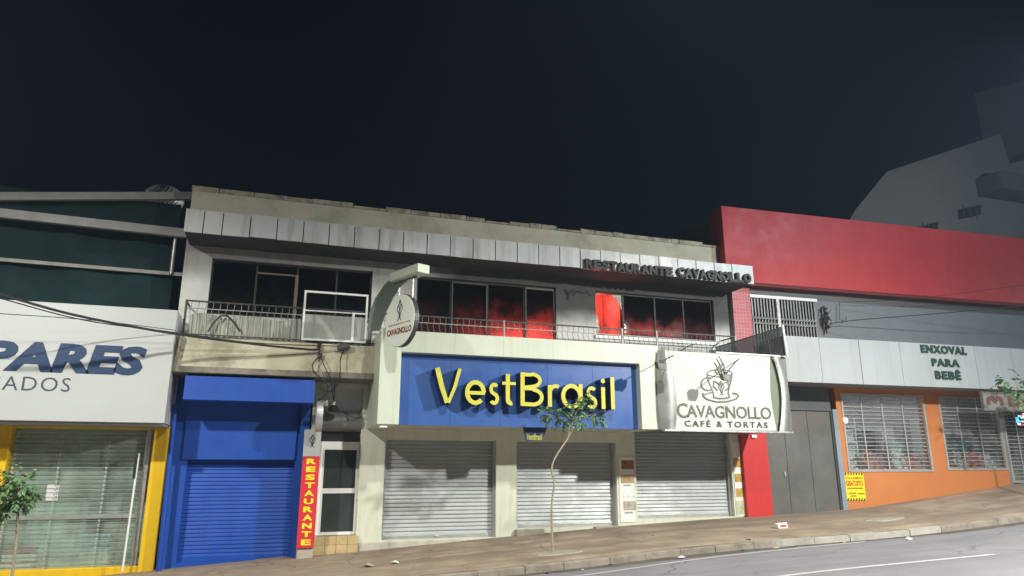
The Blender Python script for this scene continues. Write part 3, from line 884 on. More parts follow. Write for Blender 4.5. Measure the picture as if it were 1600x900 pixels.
MB().box(GX0, X1, 0.30, 0.36, -0.8, 3.9).build('inner_wall', room_dark, rb)
# plinth of worn white plaster under the first opening
x_a, x_b = F0.at(560, 850, -0.1).x, F0.at(722, 842, -0.1).x
MB().hexa([(x_a, -.1, -.6), (x_b, -.1, -.6), (x_b, -.003, -.6), (x_a, -.003, -.6)], [(x_a, -.1, s1[2] - .03), (x_b, -.1, s1[2] - .02), (x_b, -.003, s1[2] - .02), (x_a, -.003, s1[2] - .03)]).build('plinth', M('worn_white_plaster', (0.5, 0.47, 0.40), 0.9, var=0.2, sc=2, bump=0.3, dirt=0.8, dcol=(0.2, 0.16, 0.11), dsc=2.2), rb, bevel=0.02)
for (pa, pb, pyy) in ((806, 850, 829), (930, 975, 824)):
    xa, xb = F0.at(pa, pyy, -.1).x, F0.at(pb, pyy, -.1).x
    MB().box(xa, xb, -.14, -.003, -.4, F0.at(pa, pyy - 1, -.1).z).build('threshold', pale_cement, rb, bevel=0.015)

# entry door with transom, shutter box and tiled steps
do = F0.rect(496, 561, 690, 836, 0.12)
dleaf = MB().holed(do[0], do[1], do[2], do[3], 0.12, 0.18, [
    (*F0.rect(506, 556, 703, 763, 0.12),), (*F0.rect(502, 553, 771, 831, 0.12),)]).build('entry_door', white_paint, rb, bevel=0.006, label='white framed entry door with two dark panes')
for (l_, r_, t_, b_) in ((506, 556, 703, 763), (502, 553, 771, 831)):
    q = F0.rect(l_, r_, t_, b_, 0.14)
    MB().box(q[0] - .02, q[1] + .02, 0.145, 0.155, q[2] - .02, q[3] + .02).build('pane', M('dark_door_glass', (0.035, 0.045, 0.045), 0.15, var=0.25, spec=0.6), dleaf)
hx = do[1] - .05
for zz in (0.35, 0.62, 0.87):
    MB().box(hx, hx + .03, 0.09, 0.119, lerp(do[2], do[3], zz), lerp(do[2], do[3], zz) + .07).build('hinge', steel, dleaf, bevel=0.005)
q = F0.rect(499, 563, 675, 689, 0.15)
MB().box(do[0], dr_[1], 0.16, 0.2, do[3] + .01, do[3] + .28).build('transom', M('dark_transom', (0.03, 0.03, 0.03), 0.4), rb)
q = F0.rect(500, 566, 644, 674, 0.0)
MB().tube([(dr_[0] + .01, 0.14, lerp(q[2], q[3], .5)), (dr_[1] - .01, 0.14, lerp(q[2], q[3], .5))], 0.24, 20).build('shutter_roll', M('grey_roll', (0.2, 0.2, 0.2), 0.5, 0.2), rb, smooth=True)
MB().box(dr_[0], dr_[1], 0.2, 0.24, do[3] + .5, 3.9).build('infill_panel', M('pale_infill', (0.5, 0.51, 0.5), 0.7), rb)
st = F0.rect(490, 560, 838, 864, -0.2)
tile = M('beige_tile', (0.50, 0.38, 0.20), 0.5, var=0.2, sc=3, dirt=0.5, dcol=(0.25, 0.18, 0.1))
sb = MB()
nst = 4
for i in range(nst):
    a, b = lerp(st[0], st[1], i / nst), lerp(st[0], st[1], (i + 1) / nst)
    zt = do[2] - .01
    zm = lerp(st[2], zt, .48)
    sb.box(a + .004, b - .004, -0.12, 0.26, zm + .005, zt); sb.box(a + .004, b - .004, -0.16, 0.26, -.6, zm)
sb.build('step', tile, rb)
xa, xb = F0.at(463, 862, -.4).x, F0.at(489, 862, -.4).x
MB().box(xa, xb, -.5, -.05, -.6, F0.at(475, 853, -.45).z).build('footing', M('flaking_footing', (0.45, 0.40, 0.34), 0.9, var=0.25, sc=3, bump=0.5, dirt=0.7, dcol=(0.15, 0.1, 0.07), dsc=3), rb, bevel=0.03)

# ------------------------------------------------------------------ blue shopfront under the balcony
bs = thing('blue_shopfront', 'blue painted shopfront with its shutter down under the stained balcony', 'shopfront', (-0.9, 0, -0.4))
aw = (*F0.rect(287, 492, 590, 627, -1.0),)
MB().hexa([(aw[0], -1.0, aw[2]), (aw[1], -1.0, aw[2]), (aw[1], -0.02, aw[2] + .02), (aw[0], -0.02, aw[2] + .02)],
          [(aw[0], -0.97, aw[3]), (aw[1], -0.97, aw[3]), (aw[1], -0.02, aw[3]), (aw[0], -0.02, aw[3])]).build('awning_box', blue_wall, bs, bevel=0.01)
bx_l, bx_r = F0.at(256, 770, 0).x, F0.at(465, 770, 0).x
bh = F0.rect(284, 455, 717, 876, 0.0)
bw = MB().holed(bx_l + .02, bx_r, -0.7, 3.89, 0.0, 0.25, [(bh[0], bh[1], bh[2], bh[3])])
bw.build('wall_panel', blue_wall, bs)
MB().box(bx_l + .3, bx_r - .12, -0.05, -0.003, bh[3] - .02, aw[2] + .05).build('upper_panel', blue_wall, bs, bevel=0.008)
o = MB(); shutter(o, bh[0] - .03, bh[1] + .03, bh[2] - .02, bh[3] + .1, 0.22, 0.09, 0.018)
so = o.build('roller_shutter', M('blue_shutter', (0.010, 0.070, 0.40), 0.45, var=0.06, sc=1, dirt=0.3, dcol=(0.01, 0.03, 0.2), streak=True), bs)
MB().box(bh[0] + .005, bh[1] - .005, 0.18, 0.225, bh[2] - .02, bh[2] + .07).build('bottom_rail', blue_wall, so, bevel=0.006)
a, b = F0.at(248, 888, -0.3), F0.at(274, 632, -0.3)
MB().tube([(a.x, -.3, a.z - .1), (b.x, -.3, b.z)], 0.055, 12).build('corner_post', blue_wall, bs, smooth=True)
q = F0.at(303, 715, 0)
MB().box(bx_r - .05, bx_r + .16, -0.25, 0.2, -0.5, aw[2] + .1).build('jamb', blue_wall, bs, bevel=0.008)

# ------------------------------------------------------------------ balcony railing
rz0, rz1, ry = 4.80, 5.62, -0.86
rx0, rx1 = -2.25, 12.85
rl = thing('balcony_railing', 'thin iron balcony railing in front of the burnt upper windows', 'railing', (5, ry, 4.76))
MB().box(rx0, rx1, ry - .02, ry + .02, rz1 - .035, rz1).build('top_rail', dark_rail, rl)
MB().box(rx0, rx1, ry - .012, ry + .012, rz0, rz0 + .025).build('bottom_rail', dark_rail, rl)
MB().box(rx0, rx1, ry - .010, ry + .010, rz1 - .20, rz1 - .18).build('middle_rail', pale_rail, rl)
for xx in (rx0, 2.6, 5.55, 9.05, 10.15, rx1 - .05):
    MB().box(xx, xx + .045, ry - .023, ry + .023, 4.765, rz1 + .005).build('post', dark_rail if xx < 0 else pale_rail, rl)
for e in (rx0 + .02, rx1 - .03):
    MB().box(e - .018, e + .018, ry + .025, -.03, rz1 - .04, rz1 - .008).build('side_rail', dark_rail, rl)
proto = None
nb = 96
for i in range(nb):
    x = rx0 + .14 + (rx1 - rx0 - .25) * i / (nb - 1)
    if proto is None:
        b = MB()
        z0_, z1_ = rz0 + .02, rz1 - .03
        b.tube([(x, ry, z0_), (x, ry, z1_ - .32), (x - .03, ry, z1_ - .22), (x, ry, z1_ - .12), (x, ry, z1_)], 0.008, 5)
        proto = b.build('baluster', M('grey_iron', (0.2, 0.195, 0.18), 0.6, 0.3, var=0.3, sc=5), rl); px_ = x
    else:
        c = proto.copy(); C.objects.link(c); c.parent = rl; c.location.x = proto.location.x + (x - px_)
# pale corrugated sheeting tied behind the left half of the railing
cs = []
for j in range(2):
    cs.append([(-2.1 + .04 * i, ry + .07 + .022 * sin(i * 1.9), 4.78 + j * (.52 + .04 * sin(i * .23))) for i in range(106)])
shm = M('weathered_plastic_sheet', (0.40, 0.40, 0.36), 0.7, var=0.15, sc=2, dirt=0.7, dcol=(0.13, 0.12, 0.10), streak=True)
bsd = thing('balcony_sheeting', 'weathered pale sheeting standing behind the left half of the balcony railing', 'sheeting', (0, ry + .07, 4.76))
MB().sheet(cs).build('sheet', shm, bsd)
cs = []
for j in range(2):
    cs.append([(6.6 + .05 * i, ry + .08 + .02 * sin(i * 1.7), 4.78 + j * .40) for i in range(122)])
bsd2 = thing('balcony_sheeting', 'low pale sheeting behind the railing under the right burnt window', 'sheeting', (9, ry + .07, 4.76))
MB().sheet(cs).build('sheet', shm, bsd2)
# coiled hose hanging on the left of the railing
hs = MB(); r = random.Random(4)
hp = [F0.at(322 + 10 * k + 3, 518 - 26 * sin(pi * k / 5.0) , ry - .06) for k in range(6)]
hs.tube([tuple(p) for p in hp], 0.022, 6)
solo(hs, 'hose', rubber, 'dark hose looped over the left end of the balcony railing', 'hose', tuple(hp[0]))
# white framed panel hung outside the railing
wf = (*F0.rect(473, 574, 457, 534, -0.97),)
wfp = thing('framed_panel', 'white metal frame with clouded sheet hung on the balcony railing', 'panel frame', (wf[0], -.97, wf[2]))
MB().holed(wf[0], wf[1], wf[2], wf[3], -0.99, -0.95, [(wf[0] + .05, wf[1] - .05, wf[2] + .05, wf[3] - .05)]).build('frame', white_paint, wfp, bevel=0.006)
mz = lerp(wf[2], wf[3], .52)
MB().box(wf[0] + .052, wf[1] - .052, -0.975, -0.968, wf[2] + .052, mz).build('clouded_sheet', M('clouded_sheet', (.30, .32, .29), .4, var=.2, sc=2, dirt=.4, dcol=(.15, .15, .13), streak=True), wfp)
xm = lerp(wf[0], wf[1], .76)
MB().box(xm, xm + .06, -0.985, -0.955, wf[2] + .05, mz + .1).build('bar', white_paint, wfp)
MB().box(wf[0] + .05, wf[1] - .05, -.98, -.96, mz + .08, mz + .11).build('crossbar', white_paint, wfp)

# ================================================================== clothing shop sign: cream frame round a blue panel with raised letters
FYS = -2.0
fr = F0.rect(592, 1031, 527, 667, FYS)
pn = F0.rect(625, 1001, 559, 667, FYS)
vs = thing('clothing_shop_sign', 'deep cream box sign with raised yellow letters on a blue panel', 'shop sign', (6.3, FYS, fr[2]))
prof = [(fr[0], fr[1], fr[3])]
MB().holed(fr[0], fr[1], fr[2], fr[3], FYS, -0.005, [(pn[0], pn[1], fr[2] - .01, pn[3])]).build('frame', cream, vs, bevel=0.012)
MB().box(pn[0] - .02, pn[1] + .02, FYS + .22, FYS + .30, fr[2] + .01, pn[3] + .02).build('panel', blue_panel, vs)
MB().box(pn[0] + .004, pn[1] - .004, FYS + .31, -0.01, fr[2] + .02, fr[2] + .06).build('underside', M('cream_soffit', (0.5, 0.5, 0.42), 0.7, var=0.1), vs)
# panel seams of the cream frame
se = MB()
for p_ in (711, 787, 864, 942):
    xx = F0.at(p_, 540, FYS).x
    se.box(xx - .004, xx + .004, FYS - .002, FYS + .01, pn[3] + .01, fr[3] - .012)
sb_ = MB()
for f_ in (.2, .4, .6, .8):
    xx = lerp(pn[0], pn[1], f_); sb_.box(xx - .004, xx + .004, FYS + .217, FYS + .221, fr[2] + .02, pn[3] - .002)
sb_.build('panel_seams', M('dark_blue_seam', (.015, .04, .16), .6), vs)
se.build('seams', M('frame_seam_line', (0.36, 0.37, 0.30), 0.8), vs)
q = F0.at(594, 664, FYS + .1)
MB().box(q.x - .02, q.x + .16, FYS + .05, FYS + .2, fr[2] - .07, fr[2] - .003).build('downlight', white_paint, vs, bevel=0.01)

def letter(ch, r, w):
    """strokes of one letter in the rectangle r = (x0, x1, z0, z1)"""
    x0, x1, z0, z1 = r
    X = lambda u: x0 + (x1 - x0) * u
    Z = lambda v: z0 + (z1 - z0) * v
    rx, rz = (x1 - x0) / 2 - w / 2, (z1 - z0) / 2 - w / 2
    cx, cz = (x0 + x1) / 2, (z0 + z1) / 2
    if ch == 'V': return [([(X(.0) + w * .5, Z(1)), (X(.27), Z(.45)), (X(.47), Z(0))], [w * 1.15, w * 1.1, w * .95]), ([(X(1) - w * .4, Z(1)), (X(.75), Z(.45)), (X(.52), Z(.0))], [w * .8, w * .75, w * .7])]
    if ch == 'e': return [(arc(cx, cz, rx, rz, 0, 315), w), ([(x0 + w * .5, cz - w * .1), (x1 - w * .25, cz - w * .1)], w * .8)]
    if ch == 's':
        h = (z1 - z0) / 2
        return [(arc(cx, z1 - h / 2 - w * .2, rx * .9, h / 2 - w * .28, 35, 262, 14) + arc(cx, z0 + h / 2 + w * .2, rx * .95, h / 2 - w * .28, 85, -150, 14), w * .85)]
    if ch == 't': return [([(X(.42), Z(1)), (X(.42), Z(.25))] + arc(X(.42) + w * .8, Z(0) + w * 1.3, w * .8, w * .8, 180, 290, 8), w), ([(X(.02), Z(.70)), (X(.98), Z(.70))], w * .7)]
    if ch == 'B':
        m = Z(.54)
        return [([(X(0) + w / 2, Z(0)), (X(0) + w / 2, Z(1))], w),
                ([(X(.05), Z(1) - w / 2), (X(.45), Z(1) - w / 2)] + arc(X(.45), (Z(1) + m) / 2, X(.86) - X(.45), (Z(1) - m) / 2 - w * .3, 80, -80, 12) + [(X(.1), m)], w * .85),
                ([(X(.1), m - w * .1), (X(.5), m - w * .1)] + arc(X(.5), (Z(0) + m) / 2, X(.93) - X(.5), (m - Z(0)) / 2 - w * .35, 80, -80, 12) + [(X(.05), Z(0) + w * .45)], w * .9)]
    if ch == 'r': return [([(X(0) + w / 2, Z(0)), (X(0) + w / 2, Z(1))], w), (arc(X(.62), Z(.66), X(.45) - X(0), (Z(.9) - Z(.6)), 165, 62, 10), w * .9)]
    if ch == 'a': return [(arc(cx - w * .15, cz, rx, rz, 0, 360, 24), w), ([(X(1) - w / 2, Z(0)), (X(1) - w / 2, Z(1))], w)]
    if ch == 'i': return [([(cx, Z(0)), (cx, Z(.72))], w), (arc(cx, Z(1) - w * .55, w * .28, w * .28, 0, 360, 10), w * .56)]
    if ch == 'l': return [([(cx, Z(0)), (cx, Z(1))], w)]
cropx = lambda c: 560 + c * .3556
cropy = lambda c: 400 + c * .3556
LY = FYS - 0.13
for ch, a, b, tp, bt in (('V', 335, 452, 493, 645), ('e', 468, 560, 545, 655), ('s', 572, 620, 556, 656), ('t', 630, 692, 519, 657), ('B', 712, 812, 513, 660),
                         ('r', 832, 890, 568, 663), ('a', 893, 985, 562, 671), ('s', 1000, 1050, 572, 673), ('i', 1062, 1088, 540, 672), ('l', 1105, 1128, 533, 674)):
    r_ = F0.rect(cropx(a), cropx(b), cropy(tp), cropy(bt), LY)
    sides, face = MB(), MB()
    for k, (pts, w) in enumerate(letter(ch, r_, 0.105)):
        e = k * .003
        stroke(sides, pts, w, LY - e, FYS + .218)
        stroke(face, pts, w, LY - .012 - e, LY - e - .001)
    lo = sides.build('letter', navy, vs)
    face.build('letter_face', yellow_letter, lo)

# small pennant under the sign
pt = [F0.at(*p, -1.55) for p in ((817, 667), (855, 667), (848, 687), (821, 690))]
pe = thing('hanging_pennant', 'small dark blue pennant hanging under the large blue sign', 'pennant', (pt[0].x, -1.55, pt[2].z))
MB().prism([(p.x, p.z) for p in pt], -1.56, -1.545).build('cloth', M('navy_cloth', (0.02, 0.03, 0.10), 0.7), pe)
tb = MB(); text(tb, 'VestBrasil', pt[3].x + .03, pt[2].x - .02, pt[3].z + .04, pt[3].z + .20, -1.561, .004, bold=.02, shear=.12)
tb.build('lettering', M('dull_yellow', (0.45, 0.42, 0.05), 0.6), pe)

# ================================================================== round projecting sign on a curved bracket
A, B = F0.at(579, 515, -1.35), F0.at(660, 430, -3.35)
ang = math.atan2(B.y - A.y, B.x - A.x)
FD = Frame((A.x, A.y, 0), ang)
def fd(px, py, y=0.0):
    v = FD.at(px, py, y); return (v.x, v.z)
ds = thing('round_projecting_sign', 'white disc sign with red lettering under a curved bracket left of the big blue sign', 'sign', (fd(630, 500)[0], 0, fd(630, 500)[1] - .9), FD)
out = [fd(*p) for p in ((579, 517), (583, 490), (592, 466), (606, 446), (622, 431), (640, 424), (652, 423))]
inn_ = [fd(*p) for p in ((650, 434), (636, 437), (624, 448), (613, 465), (603, 486), (596, 505), (592, 517))]
MB().prism(out + inn_, 0.0, 0.03).build('bracket_plate', M('greenish_plate', (0.16, 0.20, 0.18), 0.4, 0.3, var=0.1), ds)
e0, e1 = [], []
MB().sheet([[(x, -0.10, z) for x, z in out], [(x, 0.13, z) for x, z in out]]).build('bracket_flange', M('bracket_grey', (0.4, 0.44, 0.41), 0.4, 0.3), ds, smooth=True)
c0, c1_ = fd(618, 434), fd(662, 421)
zb_, zt_ = fd(640, 434)[1], fd(640, 421)[1]
MB().box(c0[0], c1_[0], -.16, .16, zb_, zt_).build('arm_box', cream, ds, bevel=0.01)
cxd, czd = fd(628, 501)
rd = (fd(628, 460)[1] - fd(628, 541)[1]) / 2
MB().prism(disc_pts(cxd, czd, rd, rd, 48), -0.05, 0.06).build('disc_rim', M('dark_rim', (0.06, 0.06, 0.06), 0.4, .2), ds)
MB().prism(disc_pts(cxd, czd, rd - .012, rd - .012, 48), -0.065, -0.052).build('disc_face', M('disc_white', (0.82, 0.86, 0.79), 0.45, var=.04), ds)
for p_ in (622, 643):
    xx = fd(p_, 450)[0]
    MB().tube([(xx, 0.03, zb_ + .02), (xx, 0.03, czd + rd * .75)], 0.03, 10).build('rod', alu, ds, smooth=True)
tb = MB(); text(tb, 'CAVAGNOLLO', cxd - rd * .82, cxd + rd * .82, czd - rd * .52, czd - rd * .28, -.066, .004, bold=.03)
tb.build('lettering', ink_red, ds)
tb = MB(); text(tb, 'RESTAURANTE E CAFÉ', cxd - rd * .72, cxd + rd * .72, czd - rd * .16, czd - rd * .08, -.066, .003)
tb.build('lettering', ink_red, ds)
def emblem(mb, cx, cz, s, y):
    """curling sprig standing on crossed stems"""
    for sgn in (-1, 1):
        stroke(mb, [(cx + sgn * s * a, cz + s * b) for a, b in ((.02, -.5), (.10, -.2), (.28, .05), (.34, .3), (.2, .45), (.1, .3))], s * .07, y - .004, y)
        stroke(mb, [(cx + sgn * s * a, cz + s * b) for a, b in ((.0, .1), (.14, .35), (.10, .6), (.0, .8))], s * .08, y - .007, y - .003)
        stroke(mb, [(cx + sgn * s * a, cz + s * b) for a, b in ((.24, -.7), (.1, -.55), (-.05, -.42))], s * .06, y - .010, y - .006)
    stroke(mb, [(cx, cz - s * .45), (cx, cz + s * .2)], s * .06, y - .013, y - .009)
em = MB(); emblem(em, cxd, czd + rd * .36, rd * .52, -.066)
em.build('emblem', ink_green, ds)

# ================================================================== café sign: white banner between bulging metal covers
BY = -2.15
cs_ = thing('cafe_sign', 'white café banner with a coffee cup between two bulging metal covers', 'café sign', (11.8, BY, 2.7))
L_ = [F0.at(*p, BY) for p in ((1043, 548), (1050, 580), (1055, 610), (1057, 640), (1055, 671))]
Rr = [F0.at(*p, BY) for p in ((1203, 557), (1203, 585), (1204, 615), (1208, 645), (1214, 673))]
def spl(pts, n=16):
    o_ = []
    for i in range(n + 1):
        t_ = i / n * (len(pts) - 1); k = min(int(t_), len(pts) - 2); f_ = t_ - k
        p0, p1, p2, p3 = pts[max(k - 1, 0)], pts[k], pts[k + 1], pts[min(k + 2, len(pts) - 1)]
        o_.append(p1 * (1) + (p2 - p0) * .5 * f_ + (p0 * 2 - p1 * 5 + p2 * 4 - p3) * .5 * f_ ** 2 + (p1 * 3 - p0 - p2 * 3 + p3) * .5 * f_ ** 3)
    return o_
Ls, Rs = spl(L_), spl(Rr)
rb_rng = random.Random(2)
rows = []
for l, r in zip(Ls, Rs):
    rows.append([l.lerp(r, k / 24) + Vector((0, .004 * sin(k * .7 + l.z * 6), 0)) for k in range(25)])
MB().sheet(rows).build('banner', banner_m, cs_, smooth=True)
def cover(inner, outer, bulge, name='metal_cover'):
    rows = []
    for a, b in zip(inner, outer):
        rows.append([a.lerp(b, k / 10) + Vector((0, -bulge * sin(pi * k / 10) + .10 * k / 10, 0)) for k in range(11)])
    o = MB().sheet(rows).build(name, M('satin_metal_cover', (0.30, 0.31, 0.30), 0.40, 0.6, var=.05, sc=.8), cs_, smooth=True)
    return o
Lo = spl([F0.at(*p, BY) for p in ((1030, 546), (1029, 580), (1030, 610), (1031, 640), (1034, 671))])
cover([p + Vector((0, -.02, 0)) for p in Ls], Lo, 0.06)
Ri = spl([F0.at(*p, BY - .02) for p in ((1203, 557), (1206, 585), (1210, 615), (1214, 645), (1217, 673))])
Rm = spl([F0.at(*p, BY + .02) for p in ((1207, 558), (1217, 585), (1223, 615), (1223, 645), (1217, 674))])
Ro = spl([F0.at(*p, BY + .02) for p in ((1223, 557), (1232, 585), (1237, 615), (1239, 645), (1238, 676))])
Rm2 = spl([F0.at(*p, BY - .03) for p in ((1208, 558), (1216, 585), (1221, 615), (1221, 645), (1218, 674))])
rows = [[a + Vector((0, .03, 0)), b + Vector((0, .04, 0))] for a, b in zip(Rs, Rm)]
MB().sheet(rows).build('recess', M('greenish_recess', (0.17, 0.2, 0.15), 0.5), cs_)
cover(Rm2, Ro, 0.09)
x0, x1 = Lo[0].x, Ro[8].x
MB().box(x0 + .02, x1 - .05, BY + .07, -.01, Ls[-1].z + .02, Ls[0].z - .03).build('sign_body', M('dark_steel_body', (0.16, 0.16, 0.15), 0.5, .3), cs_)
MB().box(x0 + .01, F0.at(1238, 677, BY).x, BY - .06, BY + .10, Ls[-1].z - .05, Ls[-1].z - .005).build('bottom_tray', alu, cs_, bevel=.006)
MB().box(F0.at(1118, 0, BY).x if False else lerp(x0, x1, .42), x1 - .12, BY - .03, BY + .02, Rs[0].z + .005, Rs[0].z + .045).build('top_rod', M('white_rod', (.7, .72, .7), .4), cs_)
MB().box(x0 + .06, x1 - .3, -.95, -.85, Rs[0].z - .03, Rs[0].z + .16).build('roof_curb', M('grey_curb', (.25, .26, .25), .6), cs_)
# triangular glass gusset and its white edge rod
tip, tb0 = F0.at(1222, 510, -2.3), F0.at(1229, 556, -2.3)
gx = (tip.x + tb0.x) / 2
gb0, gb1 = F0.at(1118, 549, -1.0), F0.at(1118, 543, -1.0)
off = Vector((.012, .012, 0))
qs = [tip, tb0, gb0, gb1]
MB().add([tuple(v) for v in qs] + [tuple(v + off) for v in qs], [(0, 1, 2, 3), (7, 6, 5, 4), (0, 3, 7, 4), (3, 2, 6, 7), (1, 5, 6, 2), (0, 4, 5, 1)]).build('glass_gusset', glass('gusset_glass', (.75, .8, .8), .62, .1, film=(.15, .4), dust_or_sheen=(.16, .18, .19)), cs_)
MB().tube([tip + Vector((0, -.02, .03)), tb0 + Vector((0, -.02, -.02))], .035, 10).build('edge_rod', M('white_rod', (0, 0, 0)), cs_, smooth=True)
MB().tube([tip + Vector((0, .02, -.02)), gb1], .018, 8).build('top_edge', dark_rail, cs_)
for f_ in (.22, .42, .66):
    p, p2 = tb0.lerp(gb0, f_), tip.lerp(gb1, f_)
    MB().tube([p, p2], .012, 6).build('gusset_rib', dark_rail, cs_)
# lettering and cup
px2 = lambda c: 950 + c * .4
py2 = lambda c: 500 + c * .4
def bz(cx, cy):
    v = F0.at(px2(cx), py2(cy), BY - .012); return (v.x, v.z)
tb = MB(); a, b = bz(272, 382), bz(638, 384)
big = MB()
cz0, cz1 = bz(455, 383)[1], bz(455, 333)[1]
xc0, xc1 = bz(270, 355)[0], bz(312, 355)[0]
text(tb, 'C', xc0, xc1, bz(300, 383)[1], bz(290, 324)[1], BY - .008, .006, bold=.012)
text(tb, 'AVAGNOLLO', bz(308, 358)[0], bz(637, 360)[0], bz(470, 384)[1], bz(470, 336)[1], BY - .008, .006, bold=.012, space=.96)
tb.build('lettering', ink_grey, cs_)
tb = MB(); text(tb, 'CAFÉ & TORTAS', bz(300, 408)[0], bz(624, 412)[0], bz(460, 419)[1], bz(460, 390)[1], BY - .008, .006, bold=.02, space=1.35)
tb.build('lettering', M('dark_grey_ink', (.05, .052, .05), .5), cs_)
cup = MB()
yy = BY - .008
S_ = lambda pts: [bz(*p) for p in pts]
w_ = .035
def ell(cx, cy, rx, ry, a0, a1, n=28): return S_([(cx + rx * cos(R(a0 + (a1 - a0) * i / n)), cy + ry * sin(R(a0 + (a1 - a0) * i / n))) for i in range(n + 1)])
layers = [
    (ell(436, 208, 49, 14, 0, 360), w_ * .8),
    (S_([(387, 210), (391, 235), (402, 262), (412, 285), (414, 302)]), w_),
    (S_([(485, 210), (482, 235), (474, 262), (470, 285), (476, 302)]), w_),
    (S_([(414, 302), (430, 306), (460, 306), (476, 302)]), w_),
    (ell(392, 250, 28, 25, 60, 290), w_),
    (S_([(372, 285), (372, 297), (388, 310), (425, 320), (465, 319), (500, 309), (512, 296), (502, 288), (486, 286)]), w_ * 1.1),
    (S_([(376, 292), (400, 284), (412, 283)]), w_ * .7),
    (S_([(432, 215), (420, 200), (428, 185), (415, 165)]), [w_ * .3, w_ * 1.0, w_ * .9, w_ * .2]),
    (S_([(440, 215), (430, 195), (438, 175), (424, 150)]), [w_ * .3, w_ * 1.0, w_ * .9, w_ * .2]),
    (S_([(448, 215), (440, 190), (448, 168), (433, 140)]), [w_ * .3, w_ * 1.0, w_ * .9, w_ * .2]),
    (S_([(456, 215), (450, 192), (455, 178), (443, 158)]), [w_ * .3, w_ * .9, w_ * .8, w_ * .2]),
]
for k, (pts, w) in enumerate(layers): stroke(cup, pts, w, yy - .003 - .0012 * k, yy)
ec = bz(443, 268)
emblem(cup, ec[0], ec[1], .26, yy - .012)
for sx in (-1, 1):
    stroke(cup, [(ec[0] + sx * .05, ec[1] + .12), (ec[0] + sx * .22, ec[1] + .2), (ec[0] + sx * .25, ec[1] + .05), (ec[0] + sx * .12, ec[1] - .05)], .03, yy - .02, yy - .012)
cup.build('cup_logo', ink_grey, cs_)

# two gooseneck floodlights reaching over the banner
def goose(base, mid, head, label, yb, yh):
    a, b, c = F0.at(*base, yb), F0.at(*mid, (yb + yh) / 2), F0.at(*head, yh)
    t_ = thing('sign_floodlight', label, 'floodlight', tuple(a), group='floodlights over the café banner')
    MB().tube(spl([a, a.lerp(b, .5) + Vector((0, 0, .04)), b, b.lerp(c, .6) + Vector((0, 0, .02)), c], 12), .014, 6).build('arm', dark_rail, t_, smooth=True)
    MB().hexa([(c.x - .13, c.y - .09, c.z - .17), (c.x + .10, c.y - .09, c.z - .19), (c.x + .10, c.y + .07, c.z - .13), (c.x - .13, c.y + .07, c.z - .11)],
              [(c.x - .16, c.y - .07, c.z + .02), (c.x + .13, c.y - .07, c.z + .0), (c.x + .13, c.y + .09, c.z + .03), (c.x - .16, c.y + .09, c.z + .05)]).build('lamp_head', M('floodlight_grey', (.09, .085, .08), .5, .2), t_, bevel=.02)
    MB().box(c.x - .03, c.x + .03, c.y - .02, c.y + .02, c.z - .02, c.z + .09).build('bracket', dark_rail, t_)
goose((1088, 537), (1058, 552), (1033, 568), 'small dark floodlight on a bent arm at the left end of the café banner', -1.2, -2.75)
goose((1172, 553), (1150, 565), (1134, 586), 'small dark floodlight on a bent arm in front of the coffee cup', -1.6, -3.0)

# ================================================================== restaurant lettering on the fascia
rs = thing('restaurant_lettering', 'blackened raised letters along the grey fascia above the burnt window', 'lettering', (10, fy, fz0))
W1, W2 = 'RESTAURANTE', 'CAVAGNOLLO'
def raised(word, pxa, pxb, ya0, ya1, yb0, yb1):
    n = len(word)
    for i, ch in enumerate(word):
        a, b = pxa + (pxb - pxa) * (i + .0) / n, pxa + (pxb - pxa) * (i + .97) / n
        f_ = (i + .5) / n
        t0, t1 = ya0 + (yb0 - ya0) * f_, ya1 + (yb1 - ya1) * f_
        r_ = F0.rect(a, b, t0, t1, fy - .08)
        mb = MB(); text(mb, ch, r_[0], r_[1], r_[2], r_[3], fy - .012, .085, bold=.055)
        mb.build('letter', M('burnt_black_letter', (.022, .024, .024), .6, var=.3), rs)
raised(W1, 915, 1052, 404, 418, 418, 433)
raised(W2, 1059, 1174, 417, 432, 428, 443)

# ================================================================== posters on the two pillars
pw = M('poster_white', (.74, .74, .73), .5, var=.03)
def poster(name, rect_px, y, label, blocks, cat='poster', group=None):
    q = F0.rect(*rect_px, y)
    t_ = thing(name, label, cat, (q[0], y, q[2]), group=group)
    MB().box(q[0], q[1], y, y + .012, q[2], q[3]).build('sheet', pw, t_)
    for (rp, cname, c, dc) in blocks:
        b = F0.rect(*rp, y - .004)
        MB().box(b[0], b[1], y - .006, y - .001, b[2], b[3]).build('food_photo', M(cname, c, .5, var=.35, sc=7, dirt=.9, dcol=dc, dsc=9), t_)
    return t_, q
t_, q = poster('menu_poster', (968, 991, 714, 816), -.02, 'tall white food poster on the pillar between the second and third shutters',
    [((971, 990, 719, 733), 'photo_cake', (.30, .12, .08), (.05, .02, .02)), ((970, 990, 742, 755), 'photo_pie', (.45, .30, .16), (.2, .1, .05)),
     ((973, 993, 763, 778), 'photo_pale', (.68, .68, .66), (.6, .6, .58)), ((974, 994, 783, 797), 'photo_sweets', (.40, .36, .30), (.12, .11, .1))])
cap = MB()
for (a, b, yc) in ((974, 986, 758.5), (976, 989, 801)):
    b_ = F0.rect(a, b, yc - 1.2, yc + 1.2, -.024); cap.box(b_[0], b_[1], -.025, -.021, b_[2], b_[3])
cap.build('caption', M('pale_grey_ink', (.3, .3, .3), .6), t_)
